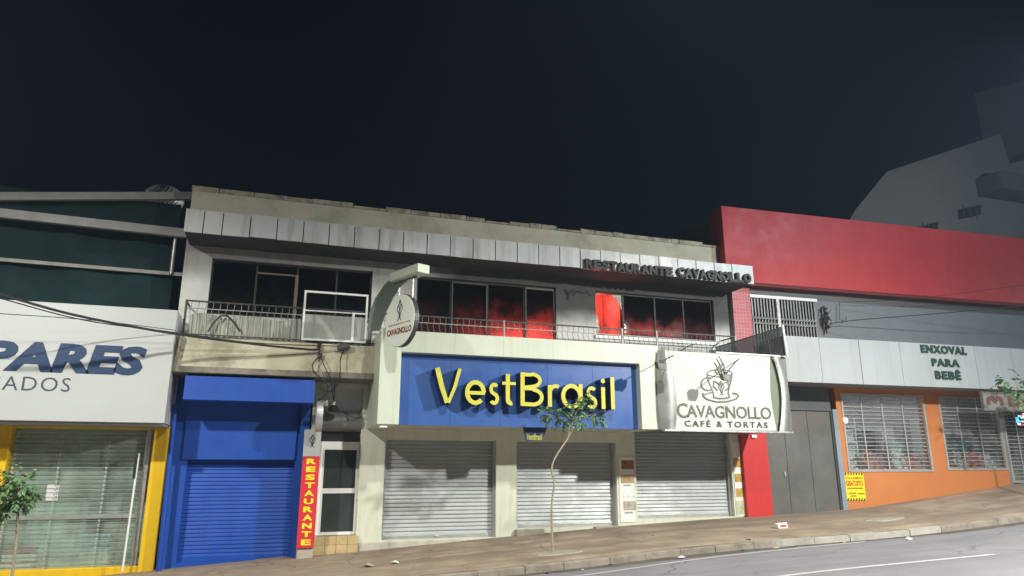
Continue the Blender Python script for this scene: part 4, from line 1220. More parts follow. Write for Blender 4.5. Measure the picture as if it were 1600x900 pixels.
poster('menu_poster', (1147, 1164, 692, 806), -.02, 'narrow white poster with yellow food photos beside the red pier',
    [((1146, 1162, 716, 730), 'photo_pizza', (.48, .30, .07), (.3, .12, .04)), ((1148, 1163, 740, 753), 'photo_pasta', (.50, .33, .06), (.12, .06, .02)),
     ((1150, 1165, 763, 777), 'photo_pastry', (.50, .36, .10), (.3, .15, .04)), ((1151, 1167, 782, 804), 'photo_salad', (.42, .44, .26), (.5, .5, .38))])

# red pier at the right end
pr_ = F0.rect(1163, 1203, 680, 810, -.15)
MB_ = MB().hexa([(pr_[0] + .03, -.15, .0), (pr_[1] + .03, -.15, .0), (pr_[1] + .03, .5, .0), (pr_[0] + .03, .5, .0)],
                [(pr_[0], -.15, 2.85), (pr_[1], -.15, 2.85), (pr_[1], .5, 2.85), (pr_[0], .5, 2.85)])
rp = thing('red_pier', 'plain red painted pier standing between the third shutter and the dark gate', 'pier', (pr_[0], -.15, 0.1))
MB_.build('pier', red_paint, rp, bevel=.012)
q = F0.at(1178, 682, -.2)
MB().box(q.x - .08, q.x + .1, -.22, -.153, q.z - .04, q.z + .05).build('small_lamp', white_paint, rp, bevel=.01)

# ================================================================== vertical red restaurant sign, oval sign, door gear
vq = F0.rect(468, 495, 713, 856, -.55)
vt = thing('vertical_sign', 'tall narrow red sign with stacked yellow letters beside the white door', 'sign', (vq[0], -.55, vq[2]))
q2 = F0.rect(474, 499, 671, 713, -.55)
dx = .06
MB().hexa([(vq[0], -.55, vq[2]), (vq[1], -.55, vq[2]), (vq[1], -.5, vq[2]), (vq[0], -.5, vq[2])], [(vq[0], -.55, vq[3]), (vq[1], -.55, vq[3]), (vq[1], -.5, vq[3]), (vq[0], -.5, vq[3])]).build('red_board', red_sign, vt)
MB().box(vq[0], vq[1], -.55, -.5, vq[3] + .003, q2[3]).build('white_board', white_sheet, vt)
tb = MB(); word = 'RESTAURANTE'; H_ = vq[3] - vq[2]
for i, ch in enumerate(word):
    zt = vq[3] - H_ * (.025 + i * .0885)
    text(tb, ch, vq[0] + (vq[1] - vq[0]) * .24, vq[1] - (vq[1] - vq[0]) * .20, zt - H_ * .062, zt, -.551, .006, bold=.045)
tb.build('lettering', M('sign_yellow', (.80, .68, .03), .5), vt)
em = MB(); emblem(em, (vq[0] + vq[1]) / 2, (vq[3] + q2[3]) / 2 + .03, .2, -.552); em.build('emblem', ink_black, vt)
oc = F0.at(499, 651, -.95)
ov = thing('oval_sign', 'round white sign seen edge-on above the narrow red sign', 'sign', tuple(oc))
rr_ = .36
def xdisc(mb, cx, cy, cz, r, t0, t1, n=36):
    v = [(cx + t0, cy + r * .62 * cos(2 * pi * i / n), cz + r * sin(2 * pi * i / n)) for i in range(n)] + [(cx + t1, cy + r * .62 * cos(2 * pi * i / n), cz + r * sin(2 * pi * i / n)) for i in range(n)]
    mb.add(v, [tuple(range(n - 1, -1, -1)), tuple(range(n, 2 * n))] + [(i, (i + 1) % n, n + (i + 1) % n, n + i) for i in range(n)])
    return mb
xdisc(MB(), oc.x, oc.y, oc.z, rr_, -.07, .07).build('rim', alu, ov, smooth=False)
xdisc(MB(), oc.x, oc.y, oc.z, rr_ - .03, -.078, -.071).build('face', white_sheet, ov)
MB().tube([(oc.x, -.75, oc.z + .1), (oc.x, .0, oc.z + .1)], .02, 8).build('arm', dark_rail, ov)
MB().box(oc.x - .03, oc.x + .2, -.62, -.5, oc.z + .28, oc.z + .42).build('hanger', alu, ov, bevel=.01)
c_ = F0.at(521, 636, -.35)
wl = thing('wall_lamp', 'small dark dome lamp above the entry door', 'wall lamp', tuple(c_))
MB().tube([(c_.x, c_.y, c_.z - .10), (c_.x, c_.y, c_.z - .04), (c_.x, c_.y, c_.z + .02), (c_.x, c_.y, c_.z + .05)], [.13, .14, .09, .05], 14).build('shade', black_plastic, wl, smooth=True)
MB().tube([(c_.x, c_.y, c_.z + .05), (c_.x, c_.y, c_.z + .13)], .045, 10).build('socket', white_paint, wl, smooth=True)
MB().tube([(c_.x, c_.y, c_.z + .12), (c_.x + .02, -.1, c_.z + .4), (c_.x + .02, -.06, 3.91)], .012, 6).build('stem', dark_rail, wl)

# power cable fittings over the door
def cable(pts, rad, label, name='power_cable', m=rubber, cat='cable', group=None):
    pts = [Vector(p) for p in pts]
    mb = MB(); mb.tube(spl(pts, 28), rad, 6)
    return solo(mb, name, m, label, cat, tuple(pts[-1]), group=group, smooth=True)
fl = F0.at(537, 543, -1.0)
fx = thing('balcony_floodlight', 'squat dark floodlight fixed to the stained beam above the door', 'floodlight', tuple(fl))
MB().tube([(fl.x - .14, fl.y, fl.z - .04), (fl.x - .02, fl.y, fl.z + .02), (fl.x + .15, fl.y, fl.z + .03)], [.07, .10, .06], 12).build('housing', M('floodlight_grey', (0, 0, 0)), fx, smooth=True)
MB().box(fl.x - .02, fl.x + .04, fl.y, -.9, fl.z - .03, fl.z + .02).build('bracket', dark_rail, fx)
isx = F0.at(498, 548, -1.0)
ins = thing('cable_insulator', 'two small insulators holding the cable ends over the door', 'insulators', tuple(isx))
for dzz, dxx in ((.12, 0), (-.12, .04)):
    MB().tube([(isx.x + dxx, -.97, isx.z + dzz - .06), (isx.x + dxx, -.97, isx.z + dzz - .02), (isx.x + dxx, -.97, isx.z + dzz + .02), (isx.x + dxx, -.97, isx.z + dzz + .06)], [.03, .055, .04, .055], 10).build('insulator', M('brown_porcelain', (.06, .04, .03), .25), ins, smooth=True)
MB().tube([(isx.x + .02, -.93, isx.z - .25), (isx.x + .02, -.93, isx.z + .25)], .014, 6).build('rod', dark_rail, ins)
P3 = lambda px, py, y: tuple(F0.at(px, py, y))
cable([P3(-60, 446, -3.2), P3(0, 460, -3.0), P3(120, 493, -2.4), P3(270, 521, -1.7), P3(400, 538, -1.3), P3(480, 546, -1.05), P3(500, 546, -1.0)], .026, 'thick black cable slanting across the white sign to the stained beam')
cable([P3(-60, 452, -3.1), P3(0, 466, -2.95), P3(130, 500, -2.35), P3(270, 519, -1.7), P3(400, 536, -1.3), P3(536, 541, -1.05)], .012, 'thinner black cable twisted along the thick one in front of the white sign')
cable([P3(-60, 487, -2.4), P3(0, 490, -2.3), P3(140, 500, -1.8), P3(275, 516, -1.3)], .008, 'thin wire drooping across the top of the white sign')
cable([P3(498, 558, -1.02), P3(489, 568, -1.06), P3(490, 580, -1.1), P3(503, 592, -1.1), P3(512, 604, -1.08), P3(508, 618, -.9), P3(497, 626, -.8)], .013, 'black wire looping down past the blue awning')
cable([P3(537, 548, -1.02), P3(532, 562, -1.08), P3(531, 585, -1.1), P3(525, 605, -1.0), P3(512, 612, -.9), P3(499, 605, -.9)], .013, 'black wire hanging in a loop from the balcony floodlight')
cable([P3(500, 552, -1.02), P3(506, 570, -1.1), P3(516, 592, -1.1), P3(520, 612, -.7), P3(521, 632, -.36)], .011, 'black wire hanging straight down to the small dome lamp')
# damp streaked rain pipe on the left end of the beam
a, b = F0.at(283, 530, -1.0), F0.at(272, 572, -1.0)
MB().tube([a + Vector((0, 0, .1)), b], .05, 10).build('drain_stub', concrete, rb, smooth=True)
# charred wire on the wall between the windows
a = F0.at(886, 460, -.05)
cw = thing('charred_wire', 'charred tangle of wire on the white wall between the red windows', 'wire', tuple(a))
r = random.Random(3); mb = MB()
pts = [F0.at(886 + 8 * i * .55 + r.uniform(-2, 2), 458 + r.uniform(-6, 5), -.05) for i in range(9)] + [F0.at(930, 460, -.05)]
mb.tube([tuple(p) for p in pts], .012, 5); mb.tube([tuple(F0.at(*p, -.06)) for p in ((885, 452), (890, 460), (888, 467))], .02, 5)
mb.build('strand', rubber, cw)

# ================================================================== right: the toy shop
rt = thing('toy_shop_building', 'shop building with a broad red upper band and orange window surrounds', 'shop building', (8, 0, 0.6), FR)
XE = 19.0
bl = FR.at(1132, 390, -.4).x
bt, bb = FR.at(1365, 347, -.4).z, FR.at(1385, 458, -.4).z
MB().box(bl, XE, -.4, .3, bb, bt).build('red_band', M('red_band_paint', (.44, .036, .036), .6, var=.08, sc=.5, bump=.08, dirt=.28, dcol=(.20, .025, .028), streak=True), rt, bevel=.02)
MB().box(bl + .02, XE, .3, 14, bb - .3, bt - .04).build('upper_block', grey_wall, rt)
fz = FR.rect(1228, 1500, 532, 601, -1.2)
MB().box(.3, XE, .0, .25, fz[3] - .6, bb).build('upper_wall', grey_wall, rt)
MB().box(bl + .05, XE, -.38, .0, bb - .09, bb - .003).build('band_shadow_strip', M('shadow_dark_red', (.12, .02, .02), .8), rt)  # dark strip standing in for the shadow line under the band
pq = FR.rect(1147, 1175, 452, 545, -.12)
tl_m = M('pink_red_mosaic', (.46, .10, .11), .35, var=.1)
n, L = tl_m.node_tree.nodes, tl_m.node_tree.links
p = n['Principled BSDF']; bk = n.new('ShaderNodeTexBrick'); tcn = n.new('ShaderNodeTexCoord'); mp = n.new('ShaderNodeMapping')
mp.inputs['Rotation'].default_value = (R(90), 0, 0)
bk.inputs['Scale'].default_value = 9; bk.offset = 0; bk.inputs['Mortar Size'].default_value = .03
bk.inputs['Brick Width'].default_value = 1; bk.inputs['Row Height'].default_value = 1
bk.inputs['Color1'].default_value = (.50, .09, .11, 1); bk.inputs['Color2'].default_value = (.42, .12, .14, 1); bk.inputs['Mortar'].default_value = (.45, .38, .38, 1)
L.new(tcn.outputs['Object'], mp.inputs[0]); L.new(mp.outputs[0], bk.inputs['Vector']); L.new(bk.outputs['Color'], p.inputs['Base Color'])
p.inputs['Roughness'].default_value = .25
MB().box(pq[0], pq[1], -.12, .2, pq[2] - .5, bb - .1).build('mosaic_pier', tl_m, rt)
# folding grille
gq = FR.rect(1174, 1277, 469, 535, -.06)
gr = MB().box(gq[0], gq[1], -.02, -.002, gq[2] - .2, gq[3]).build('upper_window', M('dark_window_glass', (.035, .04, .045), .2, var=.3), rt)
MB().box(gq[0] - .03, gq[1] + .02, -.14, -.02, gq[3], gq[3] + .10).build('header_bar', white_paint, gr, bevel=.008)
fb = MB(); nbar = 22
for i in range(nbar):
    x = gq[0] + .06 + (gq[1] - gq[0] - .14) * i / (nbar - 1)
    fb.box(x - .022, x + .022, -.09, -.06, gq[2] - .2, gq[3] - .005)
for zz in (.38, .5):
    for i in range(nbar - 1):
        x = gq[0] + .06 + (gq[1] - gq[0] - .14) * i / (nbar - 1); x2 = gq[0] + .06 + (gq[1] - gq[0] - .14) * (i + 1) / (nbar - 1)
        z = gq[2] + (gq[3] - gq[2]) * zz
        fb.tube([(x, -.10, z), (x2, -.10, z + .10)], .014, 5); fb.tube([(x, -.10, z + .10), (x2, -.10, z)], .014, 5)
fb.build('folding_grille', M('grille_grey', (.26, .26, .25), .5, .3, var=.15), gr)
xm = lerp(gq[0], gq[1], .40)
MB().box(xm - .05, xm + .05, -.13, -.1, gq[2] - .2, gq[3]).build('grille_post', alu, gr)

# ground floor
zfr = lambda x: zf(13.5 + x)
gt = FR.rect(1193, 1306, 641, 798, .0)
op = FR.rect(1312, 1400, 612, 780, -.05)
MB().holed(.55, gt[1] + .02, -.3, fz[2] + .02, .0, .25, [(gt[0], gt[1] - .001, -.2, gt[3])]).build('gate_surround', M('dark_surround', (.10, .105, .115), .8, var=.12), rt)
ga = MB()
MB().box(gt[0] + .01, gt[1] - .01, .10, .14, .1, gt[3]).build('gate_backing', black_frame, rt)
gdo = MB()
for i in range(3):
    a, b = lerp(gt[0], gt[1], i / 3), lerp(gt[0], gt[1], (i + 1) / 3)
    gdo.box(a + .006, b - .006, .05, .09, .3 + .05 * i, gt[3] - .02)
go = gdo.build('gate', gate_m, rt, bevel=.008, label='dark grey sheet metal gate in three leaves')
q = FR.at(1228, 741, .0)
MB().box(q.x - .03, q.x + .03, .02, .048, q.z - .07, q.z + .07).build('handle', alu, go, bevel=.006)
MB().box(gt[1] + .022, gt[1] + .20, -.08, .3, -.3, gt[3] + .05).build('gate_post', blue_grey, rt, bevel=.01)
ox0 = gt[1] + .202
h1 = FR.rect(1319, 1450, 616, 737, -.05)
h2l = FR.at(1473, 680, -.05).x
h2 = (h2l, XE - 3, h1[2] + .05, h1[3])
drx = FR.at(1568, 690, -.05).x
MB().holed(ox0, XE, -.5, fz[2] + .02, -.05, .22, [h1, (h2[0], drx, h2[2], h2[3]), (drx + .12, drx + 3.2, zfr(drx) - .1, h2[3])]).build('orange_wall', orange_paint, rt)
MB().box(drx, drx + .118, -.07, .24, zfr(drx) - .2, h2[3]).build('mullion', alu, rt)
whit = M('white_grille', (.42, .42, .43), .45, .2, var=.06)
def grille(h, par, yg=.03, nst=4):
    b = MB(); z = h[2] + .06
    while z < h[3] - .03:
        b.box(h[0] + .01, h[1] - .01, yg, yg + .012, z, z + .020); z += .122
    g = b.build('window_grille', whit, par)
    c = MB()
    for i in range(nst + 1):
        x = h[0] + .03 + (h[1] - h[0] - .06) * i / nst
        c.box(x - .02, x + .02, yg - .014, yg - .001, h[2] + .01, h[3] - .01)
    c.build('grille_upright', whit, g)
def frame_of(h, name='display_window'):
    o = MB().holed(h[0], h[1], h[2], h[3], -.075, .0, [(h[0] + .06, h[1] - .06, h[2] + .05, h[3] - .06)]).build(name, M('grey_window_frame', (.42, .40, .38), .5, .2), rt)
    MB().box(h[0] + .02, h[1] - .02, .1, .108, h[2], h[3]).build('pane', glass_clear, o)
    return o
wA = frame_of(h1); grille(h1, wA)
hB = (h2[0], drx, h2[2], h2[3]); wB = frame_of(hB); grille(hB, wB, nst=3)
hC = (drx + .12, drx + 3.2, zfr(drx) + .02, h2[3]); wC = frame_of(hC, 'shop_door'); grille(hC, wC, nst=5)
pal = M('display_wall', (.42, .40, .44), .8, var=.15, sc=.7)
zt_ = h1[3] + .4
MB().add([(ox0, 1.75, .2), (XE, 1.75, .2), (XE, 1.75, zt_), (ox0, 1.75, zt_), (ox0, .23, .2), (ox0, .23, zt_), (XE, .23, .2), (XE, .23, zt_)],
         [(0, 1, 2, 3), (0, 3, 5, 4), (3, 2, 7, 5), (1, 6, 7, 2)]).build('display_room', pal, rt)
MB().box(ox0 + .01, XE - .01, .24, 1.74, -.4, h1[2] + .02).build('display_floor', M('display_boards', (.36, .30, .27), .6), rt)
MB().box(ox0, XE, -1.18, -.01, fz[2] + .02, fz[2] + .07).build('soffit', M('grey_soffit', (.2, .2, .2), .7), rt)
MB().box(.6, ox0, -1.18, -.01, fz[2] + .02, fz[2] + .07).build('soffit', M('grey_soffit', (0, 0, 0)), rt)
MB().box(fz[0] + .02, XE, -1.12, -.01, fz[3] - .08, fz[3] - .02).build('canopy_top', concrete, rt)

# the white fascia sign
bsn = thing('baby_shop_sign', 'long white panelled fascia sign with dark block letters over the orange shop', 'shop sign', (fz[0], -1.2, fz[2]), FR)
mbp = MB(); x = fz[0]; joints = [FR.at(p, 565, -1.2).x for p in (1283, 1345, 1408, 1465, 1525, 1582)] + [XE]
prev = fz[0]; rj = random.Random(2)
for j in joints:
    dy = rj.uniform(-.005, .005)
    mbp.box(prev + .005, j - .005, -1.2 + dy, -1.14, fz[2], fz[3]); prev = j
fascia_white = M('fascia_white_sheet', (.36, .38, .395), .45, var=.05, sc=.5, dirt=.35, dcol=(.24, .24, .24), streak=True, dsc=.7)
mbp.build('panels', fascia_white, bsn)
MB().box(fz[0] + .02, XE, -1.17, -1.13, fz[2] + .02, fz[3] - .02).build('backing', M('fascia_grey_backing', (.2, .2, .2), .6), bsn)
MB().box(fz[0], fz[0] + .03, -1.13, .0, fz[2], fz[3]).build('end_panel', fascia_white, bsn)
tb = MB()
for wd, a, b, t_, bt_ in (('ENXOVAL', 1438, 1509, 540.5, 553), ('PARA', 1455, 1498, 561, 573), ('BEBÊ', 1460, 1500, 577, 593)):
    r_ = FR.rect(a, b, t_, bt_, -1.2); text(tb, wd, r_[0], r_[1], r_[2], r_[3], -1.206, .03, bold=.045, space=1.18)
tb.build('lettering', ink_green, bsn)
# faint rust runs are in the sheet; small hanging shop sign
hq = FR.rect(1535, 1640, 615, 642, -1.35)
hsn = thing('hanging_sign', 'worn grey hanging board with faded brown lettering under the white fascia', 'sign', (hq[0], -1.35, hq[2]), FR)
MB().box(hq[0], hq[1], -1.38, -1.32, hq[2], hq[3]).build('board', M('worn_grey_board', (.22, .21, .19), .8, var=.15, sc=3, dirt=.5, dcol=(.12, .11, .1)), hsn)
MB().holed(hq[0] - .02, hq[1] + .02, hq[2] - .02, hq[3] + .02, -1.40, -1.31, [(hq[0] + .02, hq[1] - .02, hq[2] + .02, hq[3] - .02)]).build('frame', M('worn_frame', (.15, .14, .13), .6), hsn)
brown = M('faded_brown_ink', (.13, .055, .045), .7, var=.2)
tb = MB()
u = lambda f_: lerp(hq[0], hq[1], f_); v_ = lambda f_: lerp(hq[2], hq[3], f_)
stroke(tb, [(u(.07), v_(.3)), (u(.08), v_(.62)), (u(.12), v_(.72)), (u(.17), v_(.5)), (u(.22), v_(.72)), (u(.26), v_(.62)), (u(.27), v_(.3))], .16, -1.388, -1.381)
text(tb, 'bre', u(.36), u(.72), v_(.2), v_(.85), -1.381, .006, bold=.07)
tb.build('lettering', brown, hsn)
for f_ in (.1, .9): MB().tube([(u(f_), -1.35, hq[3]), (u(f_), -1.15, fz[2] + .02)], .012, 6).build('hanger', dark_rail, hsn)
# lit sign inside the door
nq = FR.rect(1578, 1612, 645, 668, .5)
ne = thing('lit_window_sign', 'small lit sign in blue and red behind the slats at the right edge', 'lit sign', (nq[0], .5, nq[2]), FR)
MB().box(nq[0], nq[1], .5, .54, nq[2], nq[3]).build('board', black_plastic, ne)
tb = MB()
for i, (cname, c) in enumerate((('cyan_glow', (.2, .7, 1.0)), ('red_glow', (1, .12, .1)), ('white_glow', (.9, .9, 1)))):
    g = MB(); r = random.Random(i)
    for k in range(5):
        x, z = lerp(nq[0], nq[1], [.1, .5, .3][i] + r.uniform(0, .35)), lerp(nq[2], nq[3], r.uniform(.1, .9))
        g.box(x, x + .12, .48 - .004 * i - .001 * k, .499, z, z + .06)
    g.build('tubes', emit(cname, c, 2.2), ne)

dl = bpy.data.lights.new('display_light', 'AREA'); dl.energy = 34; dl.color = (.95, .93, 1.0); dl.shape = 'RECTANGLE'; dl.size, dl.size_y = 5.0, .3
do_ = bpy.data.objects.new('display_light', dl); C.objects.link(do_); do_.location = FR.m @ Vector((ox0 + 3.4, .8, h1[3] + .3))
# goods in the windows
def toy(x, z, s, c, y=.55):
    r = random.Random(x)
    o = MB()
    def ball(cx, cy, cz, rx, ry_, rz_, n=10, m=7):
        rows = []
        for j in range(m + 1):
            ph = -pi / 2 + pi * j / m
            rows.append([(cx + rx * cos(ph) * cos(2 * pi * i / n), cy + ry_ * cos(ph) * sin(2 * pi * i / n), cz + rz_ * sin(ph)) for i in range(n + 1)])
        o.sheet(rows)
    ball(x, y, z + .15 * s, .13 * s, .11 * s, .15 * s)
    ball(x, y - .02 * s, z + .36 * s, .105 * s, .1 * s, .1 * s)
    for sg_ in (-1, 1):
        ball(x + sg_ * .09 * s, y, z + .45 * s, .04 * s, .03 * s, .04 * s, 8, 5)
        ball(x + sg_ * .15 * s, y - .04 * s, z + .2 * s, .045 * s, .05 * s, .1 * s, 8, 5)
        ball(x + sg_ * .09 * s, y - .13 * s, z + .05 * s, .05 * s, .1 * s, .05 * s, 8, 5)
    return o
cols = {'pink': (.50, .18, .17), 'brown': (.22, .11, .06), 'white': (.65, .63, .62), 'coral': (.55, .20, .12), 'teal': (.08, .35, .33)}
tx = [(lerp(h1[0], h1[1], .06 + .115 * i), 0) for i in range(9)] + [(lerp(hB[0], hB[1], .06 + .125 * i), 1) for i in range(8)]
rt_ = random.Random(9)
where = ['left', 'right']
ccyc = ['pink', 'white', 'brown', 'coral', 'pink', 'brown', 'white', 'coral', 'pink']
nm = ['at the left end of', 'second from the left in', 'third from the left in', 'fourth from the left in', 'in the middle of', 'fourth from the right in', 'third from the right in', 'second from the right in', 'at the right end of']
nm8 = nm[:4] + nm[5:]
cnt = [0, 0]
for (x, wi) in tx:
    k = cnt[wi]; cnt[wi] += 1
    c = ccyc[(k + 3 * wi) % 9]; s = rt_.uniform(1.0, 1.35)
    ph = nm[k] if wi == 0 else nm8[k]
    h_ = (h1, hB)[wi]
    solo(toy(x, h_[2] + .022, s, c), 'plush_toy', M('plush_' + c, cols[c], .95, var=.2, sc=6, bump=.3, bsc=60),
         '%s plush toy %s the row along the %s display window' % (c, ph, where[wi]), 'plush toy', (x, .55, h_[2] + .02), FR, group='plush toys in the shop windows', smooth=True)
def carton(x, y, z, w, h, d, cname, c, label):
    o = thing('goods_box', label, 'box', (x, y, z), FR, group='boxes on display in the toy shop')
    MB().box(x, x + w, y, y + d, z, z + h).build('carton', M(cname, c, .6, var=.12, sc=3), o, bevel=.01)
    MB().box(x + .04 * w, x + w * .9, y - .004, y - .001, z + h * .55, z + h * .9).build('printed_label', M(cname + '_print', tuple(min(1, k * .45 + .1) for k in c), .5, var=.3, sc=8), o)
def shelf(x0, x1, y0, zs, label):
    o = thing('display_shelf', label, 'shelf', (x0, y0, zs[0]), FR)
    for x in (x0, x1 - .04): MB().box(x, x + .04, y0, y0 + .4, h1[2] + .022, zs[-1] + .3).build('upright', white_paint, o)
    for z in zs: MB().box(x0 + .041, x1 - .041, y0, y0 + .4, z - .03, z).build('shelf_board', white_paint, o)
xa, xb = lerp(h1[0], h1[1], .05), lerp(h1[0], h1[1], .42)
shelf(xa, xb, 1.0, [h1[2] + .45, h1[2] + .95, h1[2] + 1.45], 'white shelf of boxed goods at the left inside the first orange-framed window')
xa2, xb2 = lerp(h1[0], h1[1], .80), lerp(h1[0], h1[1], .99)
bx_i = 0
for lev, z in enumerate([h1[2] + .45, h1[2] + .95]):
    names = ['lower', 'upper'][lev]
    for i, (cn_, c, word) in enumerate((('box_white', (.7, .7, .72), 'white'), ('box_lilac', (.45, .38, .5), 'lilac'), ('box_white2', (.62, .64, .66), 'pale grey'))):
        x = lerp(xa + .08, xb - .45, i / 2)
        carton(x, 1.04, z + .001, .36, .34 + .03 * i, .3, cn_, c, '%s box on the %s board of the white display shelf' % (word, names))
carton(xa2, .9, h1[2] + .022, .5, .55, .4, 'box_big_white', (.72, .74, .72), 'large white box on the floor at the right of the first display window')
carton(xa2 + .03, .92, h1[2] + .575, .42, .4, .34, 'box_green_white', (.45, .58, .5), 'pale green box on top of the large white box')
xs0, xs1 = lerp(hB[0], hB[1], .06), lerp(hB[0], hB[1], .48)
shelf(xs0, xs1, 1.0, [h1[2] + .5, h1[2] + 1.0, h1[2] + 1.5], 'white shelf of coloured boxes at the left inside the second display window')
for lev, z in enumerate([h1[2] + .5, h1[2] + 1.0, h1[2] + 1.5]):
    for i, (cn_, c, word) in enumerate((('box_coral', (.6, .16, .12), 'coral'), ('box_sky', (.25, .42, .6), 'sky blue'), ('box_lemon', (.62, .52, .18), 'pale yellow'))):
        i2 = (i + lev) % 3
        carton(lerp(xs0 + .06, xs1 - .42, i2 / 2), 1.03, z + .001, .32, .28 + .04 * i, .28, cn_, c, '%s box on the %s board of the shelf in the second display window' % (word, ('lowest', 'middle', 'top')[lev]))
bqx = lerp(hB[0], hB[1], .72)
st_ = solo(MB().tube([(bqx, .9, hB[2] + .02), (bqx, .9, hB[2] + .6), (bqx, .9, hB[2] + .9), (bqx, .9, hB[2] + 1.05)], [.12, .10, .16, .03], 12), 'teal_figure', M('plush_teal', cols['teal'], .6), 'tall teal figure standing in the second display window', 'figure', (bqx, .9, hB[2] + .02), FR, smooth=True)
dk = thing('clothes_rack', 'dark clothes hanging on a rail inside the first display window', 'clothes rack', (lerp(h1[0], h1[1], .6), 1.3, h1[2] + .02), FR)
xr0, xr1 = lerp(h1[0], h1[1], .48), lerp(h1[0], h1[1], .78)
MB().tube([(xr0, 1.3, h1[2] + .02), (xr0, 1.3, h1[2] + 1.4), (xr1, 1.3, h1[2] + 1.4), (xr1, 1.3, h1[2] + .02)], .015, 8).build('rail', steel, dk)
r = random.Random(6)
for i in range(7):
    x = lerp(xr0 + .06, xr1 - .06, i / 6); c = r.choice([(.05, .05, .06), (.3, .28, .32), (.12, .08, .16), (.5, .5, .52)])
    rows = [[(x + .02 * sin(k + j), 1.12 + .36 * k / 5, h1[2] + 1.38 - j * .16 - .05 * abs(k - 2.5) * (j == 0)) for k in range(6)] for j in range(6)]
    MB().sheet(rows).build('garment', M('garment_%d' % (int(c[0] * 100)), c, .9, var=.15), dk, smooth=True)
# yellow parking notice
yq = FR.rect(1321, 1351, 739, 782, -.07)
yn = thing('parking_notice', 'yellow notice with black striped edges and red lettering on the orange wall', 'notice', (yq[0], -.07, yq[2]), FR)
MB().box(yq[0], yq[1], -.075, -.055, yq[2], yq[3]).build('board', M('notice_yellow', (.80, .66, .02), .5, var=.04), yn)
sb = MB(); w = yq[1] - yq[0]; h = yq[3] - yq[2]
for zz in (yq[2], yq[3] - h * .08):
    for i in range(7):
        x = yq[0] + w * (i + .1) / 7
        sb.prism([(x, zz), (x + w * .07, zz), (x + w * .11, zz + h * .08), (x + w * .04, zz + h * .08)], -.080, -.0755)
sb.build('stripes', ink_black, yn)
tb = MB(); text(tb, 'ESTACIONAMENTO', yq[0] + w * .05, yq[1] - w * .05, yq[2] + h * .77, yq[2] + h * .86, -.0755, .004, bold=.01); text(tb, 'GRATUITO', yq[0] + w * .04, yq[1] - w * .08, yq[2] + h * .52, yq[2] + h * .72, -.0755, .004, bold=.04)
tb.build('lettering', M('notice_red', (.5, .06, .03), .5), yn)
tb = MB()
for zz, a, b in ((.42, .08, .9), (.24, .15, .5), (.22, .6, .95), (.14, .2, .5)):
    tb.box(yq[0] + w * a, yq[0] + w * b, -.0795, -.0755, yq[2] + h * zz, yq[2] + h * (zz + .045))
tb.build('small_print', M('brown_print', (.25, .15, .03), .6), yn)
q = FR.at(1321, 657, -.09)
sw = solo(MB().tube([(q.x, -.05, q.z), (q.x, -.10, q.z)], .10, 16), 'round_plate', white_paint, 'small round white plate on the orange jamb of the first window', 'plate', (q.x, -.05, q.z), FR)

# service bracket with insulators and wires on the grey wall
q = FR.at(1290, 495, -.15)
sv = thing('service_bracket', 'dark service bracket with insulators on the grey wall beside the folding grille', 'cable bracket', (q.x, -.15, q.z - .5), FR)
MB().tube([(q.x, -.12, q.z - .55), (q.x, -.12, q.z + .38)], .03, 8).build('rod', dark_rail, sv)
r = random.Random(12); mb = MB()
for i in range(5):
    zz = q.z - .35 + .15 * i
    mb.tube([(q.x + r.uniform(-.05, .05), -.17, zz - .05), (q.x + r.uniform(-.06, .06), -.2, zz), (q.x + r.uniform(-.1, .1), -.18, zz + .06)], [.03, .07, .035], 10)
mb.build('insulators', M('brown_porcelain', (0, 0, 0)), sv, smooth=True)
tg = MB()
for i in range(4):
    pts = [Vector((q.x + r.uniform(-.15, .2), -.2 + r.uniform(-.04, .04), q.z + r.uniform(-.4, .35))) for _ in range(5)]
    tg.tube(spl(pts, 16), .012, 5)
tg.build('wire_tangle', rubber, sv)
def FRw(px, py, y): return tuple(FR.m @ FR.at(px, py, y))
cable([FRw(1296, 506, -.25), FRw(1330, 501, -.5), FRw(1400, 495, -1.0), FRw(1500, 487, -1.7), FRw(1640, 474, -2.6)], .014, 'thicker wire from the service bracket across the grey wall to the right')
cable([FRw(1312, 472, -.25), FRw(1380, 470, -.5), FRw(1470, 462, -1.0), FRw(1640, 440, -2.0)], .008, 'upper thin wire under the red band of the toy shop')
q2_ = FR.at(1315, 500, -.2)
wl2 = thing('wire_hook', 'small wire frame hook on the grey wall right of the service bracket', 'hook', (q2_.x, -.1, q2_.z), FR)
a, b, c, d = FR.at(1312, 473, -.15), FR.at(1312, 500, -.15), FR.at(1322, 503, -.15), FR.at(1322, 494, -.15)
MB().tube([a, b, c, d], .012, 6).build('hook', dark_rail, wl2)

# ================================================================== tall buildings behind
TY = 26.0
TP = lambda px, py, y=TY: (F0.at(px, py, y).x, F0.at(px, py, y).z)
tall_m = M('tall_grey_render', (.20, .19, .17), .9, var=.1, sc=.15, dirt=.25, dcol=(.16, .15, .14), dsc=.15, streak=True)
th = thing('tall_building', 'tall plain grey building with a sloping roofline behind the red shop', 'building', (TP(1480, 400)[0], TY, 0))
pl_ = [TP(*p) for p in ((1322, 352), (1338, 326), (1386, 268), (1470, 240), (1563, 209), (1578, 256), (1700, 222))]
def skewed(pts, y0, d, k):
    b = MB(); n_ = len(pts)
    b.prism(pts, y0, y0 + d)
    for i in range(n_, 2 * n_): b.v[i] = b.v[i] + Vector((k * d, 0, 0))
    return b
skewed(pl_ + [(pl_[-1][0], -2), (pl_[0][0], -2)], TY, 14, 1.05).build('wall', tall_m, th)
dw = M('dark_opening', (.03, .03, .035), .5)
